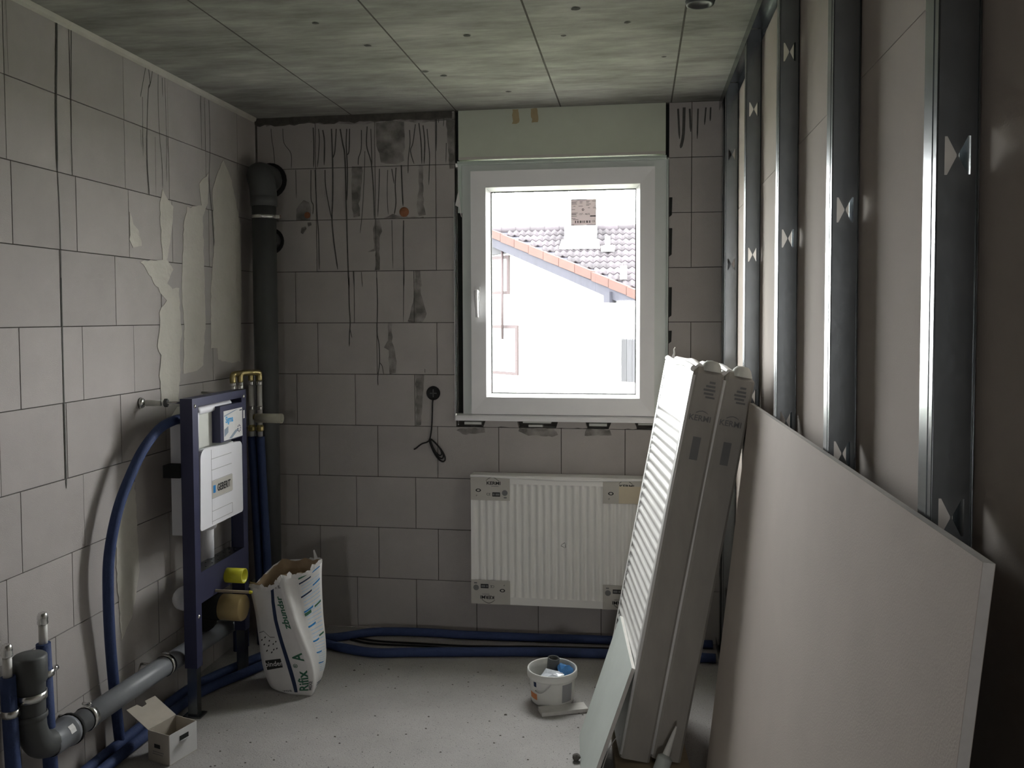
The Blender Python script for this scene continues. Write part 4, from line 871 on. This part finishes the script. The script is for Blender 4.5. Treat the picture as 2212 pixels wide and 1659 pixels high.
def bag_strip(face, pts, wd, m, name='printed_band', lift=.0009):
    mb = MB(); k = len(pts); v = []; f = []
    q = []
    for i in range(k-1):
        for j in range(6): q.append((pts[i][0]+(pts[i+1][0]-pts[i][0])*j/6, pts[i][1]+(pts[i+1][1]-pts[i][1])*j/6))
    q.append(pts[-1])
    hor = abs(pts[-1][0]-pts[0][0]) > abs(pts[-1][1]-pts[0][1])
    for s_,t_ in q:
        for e in (-.5,.5): v.append(bagp(face, min(.99,max(.01,s_+(0 if hor else e*wd))), min(.99,max(.005,t_+(e*wd if hor else 0))), lift))
    f = [(2*i,2*i+1,2*i+3,2*i+2) for i in range(len(q)-1)]
    mb.add(v, f); mb.build(name, m, outer)
bag_strip(0, [(.58,.05),(.56,.30),(.555,.50),(.56,.66),(.60,.80),(.66,.90)], .085, 'navyink')
bag_text('Rifix', .054, 0, .80, .165, math.pi/2, 'greenink', .0012, 1.0)
bag_text('®', .022, 0, .70, .315, math.pi/2, 'greenink', .0002, 1.0)
bag_text('A', .050, 0, .80, .385, math.pi/2, 'greenink', .0012, 1.0)
bag_text('zbundsr', .038, 0, .79, .72, math.pi/2, 'greenink', .0009, .95)
bag_strip(0, [(.08,.335),(.42,.345)], .068, 'ink', 'dark_band')
bag_text('binder', .026, 0, .25, .342, .02, 'paper', .0003, .95, 'light_lettering', .0019)
for s_,t_ in ((.06,.50),(.15,.52),(.24,.50),(.10,.47),(.20,.465),(.32,.48),(.30,.44),(.38,.45),(.14,.43),(.24,.42),(.40,.50)):
    bag_strip(0, [(s_,t_),(s_+.035,t_+.008)], .009, 'ink', 'printed_fleck')
bag_strip(0, [(.04,.55),(.16,.565),(.30,.53),(.42,.535)], .005, 'greyink', 'printed_line')
bag_text('vos', .030, 0, .36, .08, .03, 'greyink')
bag_text('MIXE', .020, 0, .955, .12, math.pi/2, 'greyink')
bag_text('T. E.', .016, 0, .82, .905, 0, 'greyink')
for t_ in (.89,.80,.71,.62,.53,.44,.34):
    bag_strip(1, [(.36,t_-.015),(.62,t_+.0),(.66,t_+.004)], .010, 'blueink' if t_ < .75 else 'navyink')
for t_ in (.93,.84,.72,.56):
    bag_strip(1, [(.70,t_-.012),(.93,t_+.005)], .010, 'blueink' if t_ > .8 else 'greenink')
for t_ in (.925,.69): bag_strip(1, [(.36,t_-.012),(.58,t_+.002)], .018, 'greenink')
for t_ in (.13,.105): bag_strip(1, [(.35,t_-.012),(.92,t_+.006)], .010, 'navyink')
for i in range(30):
    t_ = .26+i*.021; bag_strip(1, [(.40,t_-.012),(.92,t_+.008)], .0042, 'skyink', 'fine_print', .0006)

# bucket with waste
bk = thing('bucket', (1.523,3.37,.001), 'small white plastic bucket with scraps inside, standing on the floor before the hoses', 'bucket')
bc = (1.523,3.345,.002)
MB().lathe([(0,.002),(.080,.002),(.082,0),(.0845,.006),(.091,.092),(.093,.098),(.099,.100),(.1005,.106),(.099,.128),(.096,.130),(.093,.128),(.0915,.10),(.083,.012),(0,.010)], bc, (0,0,1), 40).build('shell', 'bucket', bk)
mb = MB(); mb.tube(spline([(bc[0]+.087*math.cos(a),bc[1]+.087*math.sin(a)*1.0-.004*0,bc[2]+.075-.028*math.sin((a+2.35)/1.1*math.pi) ) for a in [(-2.35+i*.11) for i in range(11)]],3), .0022, 6)
mb = MB(); pts = []
for i in range(12):
    a = -2.25+i*.075; r = .0935+.004*math.sin(i/11*math.pi); pts.append((bc[0]+r*math.cos(a), bc[1]+r*math.sin(a), bc[2]+.062+ (-.018 if 0 else 0)+.05*(i/11)**1.6-.012*math.sin(i/11*math.pi)))
mb.tube(pts, .0020, 6); mb.build('wire_handle', 'steel', bk)
for nm, m, a0, a1, zz0, zz1 in (('orange_label','orange',-2.75,-2.22,.022,.046),('dark_label','navyink',-2.40,-2.23,.074,.094),('white_patch','paper',-2.20,-1.98,.066,.100),('grey_label','greyink' if 0 else 'card',-1.02,-.45,.018,.090)):
    mb = MB(); n = 8; v = []
    for i in range(n+1):
        a = a0+(a1-a0)*i/n
        for zz in (zz0,zz1):
            r = .0845+(.091-.0845)*(zz-.006)/.094+.0008; v.append((bc[0]+r*math.cos(a), bc[1]+r*math.sin(a), bc[2]+zz))
    mb.add(v, [(2*i,2*i+1,2*i+3,2*i+2) for i in range(n)], True); mb.build(nm, m if m != 'card' else mat('bucket_grey_print',(.34,.34,.35),.6), bk)
t = thing('pipe_offcut', (1.53,3.40,.015), 'short dark grey pipe offcut standing askew in the white bucket', 'pipe')
MB().lathe([(.022,0),(.024,0),(.024,.140),(.020,.140),(.020,0)], (1.512,3.385,.016), (.10,-.04,1), 20).build('tube', 'pipedark', t)
def crumple(c_, rx, ry, rz, m, name, label, cat, seed, k=34):
    rr = random.Random(seed); bm = bmesh.new(); bmesh.ops.create_icosphere(bm, subdivisions=2, radius=1)
    for v in bm.verts:
        s_ = 1+rr.uniform(-.28,.22); v.co = Vector((v.co.x*rx*s_, v.co.y*ry*s_, v.co.z*rz*s_))+Vector(c_)
    mb = MB(); mb.add([v.co.copy() for v in bm.verts], [tuple(v.index for v in f.verts) for f in bm.faces]); bm.free()
    return tag(mb.build(name, m), label, cat)
crumple((1.525,3.300,.104), .046,.034,.034, 'clearbag', 'plastic_bag', 'crumpled clear plastic bag in the front of the white bucket', 'bag', 3)
crumple((1.572,3.345,.112), .034,.032,.034, 'bluebag', 'blue_wrapper', 'crumpled blue plastic wrapper inside the white bucket, right side', 'wrapper', 5)
# drywall strip in front of the bucket
st_ = MB(); a = Vector((1.500,3.188,.001)); b = Vector((1.672,3.252,.001)); dd = Vector((-.022,.055,0))
st_.hexa([a,b,b+dd,a+dd], [p+Vector((0,0,.014)) for p in (a,b,b+dd,a+dd)])
tag(st_.build('drywall_strip', 'gypsum'), 'narrow pale drywall strip lying on the floor in front of the bucket', 'drywall')
# stone and crumbs
bm = bmesh.new(); bmesh.ops.create_icosphere(bm, subdivisions=2, radius=1); rr = random.Random(2); mb = MB()
for v in bm.verts: v.co = Vector((1.652+v.co.x*.014*(1+rr.uniform(-.15,.15)), 2.885+v.co.y*.014*(1+rr.uniform(-.15,.15)), .0135+v.co.z*.0125))
mb.add([v.co.copy() for v in bm.verts], [tuple(v.index for v in f.verts) for f in bm.faces]); bm.free()
tag(mb.build('stone', 'stone'), 'small dark stone on the floor left of the green offcut', 'stone')
mb = MB(); rr = random.Random(5)
for i in range(420):
    x = rr.uniform(.3,2.0); y = rr.uniform(2.0,3.6); r = rr.choice((.0012,.0016,.002,.0028,.004)) if i > 10 else rr.uniform(.004,.007)
    a = rr.uniform(0,6); mb.add([(x+r*math.cos(a+k*1.57)*1.3,y+r*math.sin(a+k*1.57),.0002) for k in range(4)]+[(x,y,r*.8)], [(0,1,4),(1,2,4),(2,3,4),(3,0,4)])
tag(mb.build('floor_crumbs', 'stone'), 'scattered dark crumbs and grit on the bare concrete floor', 'debris', kind='stuff')
mb = MB().prism([(.40,3.60,.001),(.47,3.63,.001),(.45,3.66,.001),(.39,3.65,.001)], (0,0,.012)); tag(mb.build('mortar_lump', 'gypsum'), 'flat pale mortar lump on the floor behind the powder bag', 'debris')

# small cardboard box with an open flap
bx = thing('cardboard_box', (.26,2.71,0), 'small open white cardboard box with raised flap on the floor by the drain pipe', 'box')
c0, c1, c2 = Vector((.282,2.657,0)), Vector((.318,2.775,0)), Vector((.186,2.687,0)); c3 = c1+(c2-c0)
up = Vector((0,0,.105)); th = .0022
def sheet(name, a, b, m, hgt=up, inward=Vector((0,0,0)), par=bx):
    n = (b-a).cross(Vector((0,0,1))).normalized()*th
    return MB().hexa([a+Vector((0,0,.0025)), b+Vector((0,0,.0025)), b+hgt, a+hgt], [p-n for p in (a+Vector((0,0,.0025)), b+Vector((0,0,.0025)), b+hgt, a+hgt)]).build(name, m, par)
rs_ = sheet('right_side', c0, c1, 'whitebox'); ls_ = sheet('near_side', c2, c0, 'greycard'); sheet('far_side', c1, c3, 'greycard'); sheet('back_side', c3, c2, 'greycard')
MB().hexa([c0,c1,c3,c2], [p+Vector((0,0,.002)) for p in (c0,c1,c3,c2)]).build('bottom', 'greycard', bx)
e1 = (c1-c0).normalized(); nn = e1.cross(Vector((0,0,1))).normalized()
hq = [c0+e1*.045+Vector((0,0,.066)), c0+e1*.085+Vector((0,0,.066)), c0+e1*.085+Vector((0,0,.084)), c0+e1*.045+Vector((0,0,.084))]
MB().hexa([p+nn*.0006 for p in hq], [p+nn*.0009 for p in hq]).build('hand_slot', 'gap', rs_)
MB().hexa([hq[0]+nn*.001-e1*.0, hq[1]+nn*.001, hq[2]+nn*.018-Vector((0,0,.010)), hq[3]+nn*.018-Vector((0,0,.010))], [p+Vector((0,0,.0015)) for p in (hq[0]+nn*.001, hq[1]+nn*.001, hq[2]+nn*.018-Vector((0,0,.010)), hq[3]+nn*.018-Vector((0,0,.010)))]).build('hand_flap', 'whitebox', rs_)
ha, hb = c2+up, c3+up; fo = Vector((-.082,.004,.062))
pf = [ha, hb, hb+fo, hb+fo*1+(ha-hb)*.36, hb+fo*.86+(ha-hb)*.40, hb+fo*.84+(ha-hb)*.58, hb+fo+(ha-hb)*.64, ha+fo]
nf = (hb-ha).cross(fo).normalized()*.002
MB().prism(pf, nf).build('lid_flap', 'greycard', bx)
e2 = (c0-c2).normalized(); n2 = e2.cross(Vector((0,0,1))).normalized()
k = MB(); rect(k, c2+n2*.0003, e2, (0,0,1), .030,.058,.050,.064); k.build('dark_print', 'ink', ls_)
k = MB(); rect(k, c2+n2*.0003, e2, (0,0,1), .022,.075,.036,.038); rect(k, c2+n2*.0003, e2, (0,0,1), .022,.070,.028,.030); k.build('print_line', 'greyink', ls_)

# sealant cartridge and an offcut of wood at the foot of the radiators
sc = thing('sealant_cartridge', (1.955,2.74,.10), 'sealant cartridge with a long white nozzle in front of the wrapped radiators', 'cartridge')
ax = Vector((.035,.03,.085)).normalized(); b0 = Vector((1.945,2.70,.125))
MB().lathe([(.0,-.13),(.024,-.13),(.024,0),(.0235,.004),(.016,.010),(.010,.014)], b0, ax, 20).build('tube', 'boardgreen', sc)
MB().lathe([(.012,.010),(.0105,.03),(.006,.085),(.0035,.105),(0,.105)], b0, ax, 14).build('nozzle', 'bucket', sc)
wdb = MB().prism([(1.79,2.735,.001),(2.03,2.762,.001),(1.99,3.30,.001),(1.75,3.27,.001)], (0,0,.064)); tag(wdb.build('wood_block', 'wood'), 'raw wooden plank block carrying the two wrapped radiators on end', 'block')
hose('wire', [(1.735,2.74,.002),(1.75,2.76,.06),(1.775,2.80,.11),(1.80,2.83,.13)], .0018, 'thin pale wire sticking up beside the green drywall offcut', 'whitepipe', 'wire', n=6)
# ceiling socket ring
cf = MB().lathe([(.0,-.004),(.030,-.004),(.034,-.012),(.042,-.012),(.046,0)], (2.045,2.746,H-.0005), (0,0,1), 24)
tag(cf.build('ceiling_outlet', 'pipedark'), 'round dark cast-in outlet in the concrete ceiling near the studs', 'outlet')

# ================================================================== NEIGHBOUR HOUSE
MB().box(-60,60,D+.6,90,-3.4,-3.2).build('ground', 'ground')['kind'] = 'structure'
hs = thing('neighbour_house', (0,18.5,-3.2), 'white neighbour house with weathered tiled roof seen through the window', 'house')
A = Vector((-1.62,19.9,3.56)); B = Vector((2.75,16.22,1.562))      # verge line on the roof plane
SL = math.tan(math.radians(28.2)); YR, ZR = 20.0, 3.60
zr = lambda y: ZR-(YR-y)*SL
A.z = zr(A.y); B.z = zr(B.y)
pd = Vector((B.x-A.x,B.y-A.y,0)).normalized(); pn = Vector((pd.y,-pd.x,0))          # pn: outward (towards us)
if pn.y > 0: pn = -pn
W0 = A-pd*3.2-pn*.22; W1 = B-pn*.22
def wpt_(s, z, out=0.): p = A-pn*.22+pd*s+pn*out; return Vector((p.x,p.y,z))
Lw = (B-A).xy.length
# gable wall polygon
wl_ = MB().prism([wpt_(-3.2,-3.2),wpt_(Lw,-3.2),wpt_(Lw,B.z-.14),wpt_(0,A.z-.14),wpt_(-3.2,zr(19.9)-2.2)], -pn*.3)
wl_.build('wall', 'render', hs)
# roof deck and tiles
rd = MB(); rd.hexa([(A.x,A.y,A.z-.06),(B.x,B.y,B.z-.06),(3.2,B.y,B.z-.06),(3.2,YR,ZR-.06)], [(A.x,A.y,A.z-.14),(B.x,B.y,B.z-.14),(3.2,B.y,B.z-.14),(3.2,YR,ZR-.14)])
rd = rd.build('roof_deck', 'barge', hs)
tm = bpy.data.meshes.new('roof_tile'); tv = []; tfc = []; nx = 9; TW, TL = .30, .30
for j,(yy,zz) in enumerate(((0,.012),(TL+.045,.030))):
    for i in range(nx): tv.append((TW*i/(nx-1), -yy, zz+.026*math.sin(4*math.pi*i/(nx-1))))
for i in range(nx): tv.append((TW*i/(nx-1), -TL-.045, .004+.026*math.sin(4*math.pi*i/(nx-1))))
tfc = [(j*nx+i, (j+1)*nx+i, (j+1)*nx+i+1, j*nx+i+1) for j in range(2) for i in range(nx-1)]
tm.from_pydata(tv, [], tfc); tm.materials.append(MT['tile'])
for p in tm.polygons: p.use_smooth = p.index < nx-1
ang = math.radians(28.2); ro = OFF[rd.name]; cnt = 0
for r in range(15):
    y = YR-.02-r*TL*math.cos(ang); z = zr(y)-.052; yl = y-TL*math.cos(ang)
    for c_ in range(20):
        x = -1.75+c_*TW
        # verge cut: keep tiles whose lower left corner is behind the verge plane
        sgn = (Vector((x+.06,yl,0))-Vector((A.x,A.y,0))).dot(pn)
        if sgn > -.01 or x > 3.1: continue
        o = bpy.data.objects.new('roof_tile', tm); C.objects.link(o); o.parent = rd; o.location = Vector((x,y,z))-ro
        o.rotation_euler = (ang+random.uniform(-.012,.012), random.uniform(-.01,.01), 0); cnt += 1
# ridge caps
for i in range(16):
    x = -1.7+i*.34
    MB().lathe([(.10,0),(.115,.38)], (x,YR+.02,ZR-.055), (1,0,0), 12).build('ridge_tile', 'tile', rd)
# verge tiles and barge board
n = 12; vd = (B-A).normalized(); seg = (B-A).length/n
for i in range(n):
    p = A+vd*(seg*i); q = A+vd*(seg*(i+1)-.012); u1 = Vector((0,0,.055)); d1 = Vector((0,0,-.13)); o1 = pn*.035; i1 = -pn*.16
    tt = random.uniform(-.006,.006); v_ = Vector((0,0,tt))
    MB().hexa([p+o1+u1+v_, p+o1+d1+v_, p+o1*.3+d1+v_, p+i1+u1*.6+v_], [q+o1+u1*1.15+v_, q+o1+d1*.92+v_, q+o1*.3+d1*.92+v_, q+i1+u1*.7+v_]).build('verge_tile', 'verge', hs)
bb = MB().hexa([A+Vector((0,0,-.11)), A+Vector((0,0,-.34)), A-pn*.04+Vector((0,0,-.34)), A-pn*.04+Vector((0,0,-.11))], [B+Vector((0,0,-.11)), B+Vector((0,0,-.34)), B-pn*.04+Vector((0,0,-.34)), B-pn*.04+Vector((0,0,-.11))]); bb.build('barge_board', 'barge', hs)
sf = MB().hexa([A-pn*.045+Vector((0,0,-.15)), A-pn*.045+Vector((0,0,-.17)), A-pn*.219+Vector((0,0,-.17)), A-pn*.219+Vector((0,0,-.15))], [B-pn*.045+Vector((0,0,-.15)), B-pn*.045+Vector((0,0,-.17)), B-pn*.219+Vector((0,0,-.17)), B-pn*.219+Vector((0,0,-.15))]); sf.build('soffit', 'barge', hs)
def on_wall(px_x, px_z): return px_x, px_z
# purlin head, planks, windows on the gable wall
def wall_s(x): return (x-A.x)/pd.x
s_ = wall_s(1.22); MB().hexa([wpt_(s_,1.80,.30),wpt_(s_+.16,1.80,.30),wpt_(s_+.16,2.02,.30),wpt_(s_,2.02,.30)], [wpt_(s_,1.80,.001),wpt_(s_+.16,1.80,.001),wpt_(s_+.16,2.02,.001),wpt_(s_,2.02,.001)]).build('purlin_end', 'barge', hs)
for i in range(6):
    s_ = wall_s(1.40)+i*.15; zt = A.z+(B.z-A.z)*(s_/Lw)-.36
    MB().hexa([wpt_(s_,.2,.03),wpt_(s_+.143,.2,.03),wpt_(s_+.143,zt,.03),wpt_(s_,zt,.03)], [wpt_(s_,.2,.001),wpt_(s_+.143,.2,.001),wpt_(s_+.143,zt,.001),wpt_(s_,zt,.001)]).build('wall_plank', 'greyplank', hs)
def house_window(xr, w_, z0, z1, depth=.03):
    s1 = wall_s(xr); s0 = s1-w_; f_ = .075
    fr = MB()
    for a0,a1,b0,b1 in ((s0,s1,z1-f_,z1),(s0,s1,z0,z0+f_),(s1-f_,s1,z0+f_,z1-f_),(s0,s0+f_,z0+f_,z1-f_)):
        fr.hexa([wpt_(a0,b0,.05),wpt_(a1,b0,.05),wpt_(a1,b1,.05),wpt_(a0,b1,.05)], [wpt_(a0,b0,.001),wpt_(a1,b0,.001),wpt_(a1,b1,.001),wpt_(a0,b1,.001)])
    fr = fr.build('house_window', 'brownframe', hs)
    MB().hexa([wpt_(a,b,.012) for a,b in ((s0+f_,z0+f_),(s1-f_,z0+f_),(s1-f_,z1-f_),(s0+f_,z1-f_))], [wpt_(a,b,.002) for a,b in ((s0+f_,z0+f_),(s1-f_,z0+f_),(s1-f_,z1-f_),(s0+f_,z1-f_))]).build('curtain', 'housepane', fr)
    MB().hexa([wpt_(a,b,.045) for a,b in ((s0+f_,z0+f_),(s1-f_+.02,z0+f_),(s1-f_+.02,z0+f_+.05),(s0+f_,z0+f_+.05))], [wpt_(a,b,.02) for a,b in ((s0+f_,z0+f_),(s1-f_+.02,z0+f_),(s1-f_+.02,z0+f_+.05),(s0+f_,z0+f_+.05))]).build('sill_board', 'render', fr)
    return fr
fr = house_window(-1.00, 1.1, .17, 1.33)
MB().prism([wpt_(wall_s(-1.31),.30,.02),wpt_(wall_s(-1.10),.30,.02),wpt_(wall_s(-1.15),.38,.02),wpt_(wall_s(-1.26),.42,.02)], pn*.02).build('window_ornament', 'greyink', fr)
house_window(-1.22, .9, 2.05, 2.95)
MB().tube([wpt_(wall_s(-1.33),1.0,.12),wpt_(wall_s(-1.33),3.05,.12)], .03, 8).build('downpipe', 'brownframe', hs)
gq = [wpt_(wall_s(-1.75),2.98,.10),wpt_(wall_s(-1.22),3.0,.10),wpt_(wall_s(-1.10),3.16,.10),wpt_(wall_s(-1.62),3.42,.10)]
MB().hexa(gq, [p-pn*.095 for p in gq]).build('gable_boarding', 'greyplank', hs)
# chimney and vents
ch = MB(); cx0, cx1, cy0, cy1 = .235,.93,19.15,19.75
ch.box(cx0,cx1,cy0,cy1,3.0,3.92); ch = ch.build('chimney', 'metalclad', hs)
MB().box(cx0-.05,cx1+.05,cy0-.06,cy1+.06,3.92,3.98).build('chimney_cap', 'metalclad', ch)
q = [(cx0-.10,18.90,zr(18.90)+.03),(cx1+.10,18.90,zr(18.90)+.03),(cx1+.06,19.16,zr(19.16)+.09),(cx0-.06,19.16,zr(19.16)+.09)]
MB().hexa(q, [Vector(p)-Vector((0,0,.03)) for p in q]).build('chimney_flashing', 'render', ch)
vt = MB().tube([(1.20,18.88,zr(18.88)-.03),(1.20,18.88,zr(18.88)+.27)], .055, 14).build('roof_vent', 'render', hs)
q = [(1.07,18.68,zr(18.68)+.035),(1.35,18.68,zr(18.68)+.035),(1.36,18.86,zr(18.86)+.05),(1.06,18.86,zr(18.86)+.05)]
MB().hexa(q, [Vector(p)+Vector((0,0,.03)) for p in q]).build('vent_base', 'render', vt)
q = [(1.50,17.45,zr(17.45)+.04),(1.63,17.45,zr(17.45)+.04),(1.63,17.72,zr(17.72)+.06),(1.50,17.72,zr(17.72)+.06)]
MB().hexa(q, [Vector(p)+Vector((0,0,.12)) for p in q]).build('snow_guard', 'render', hs)
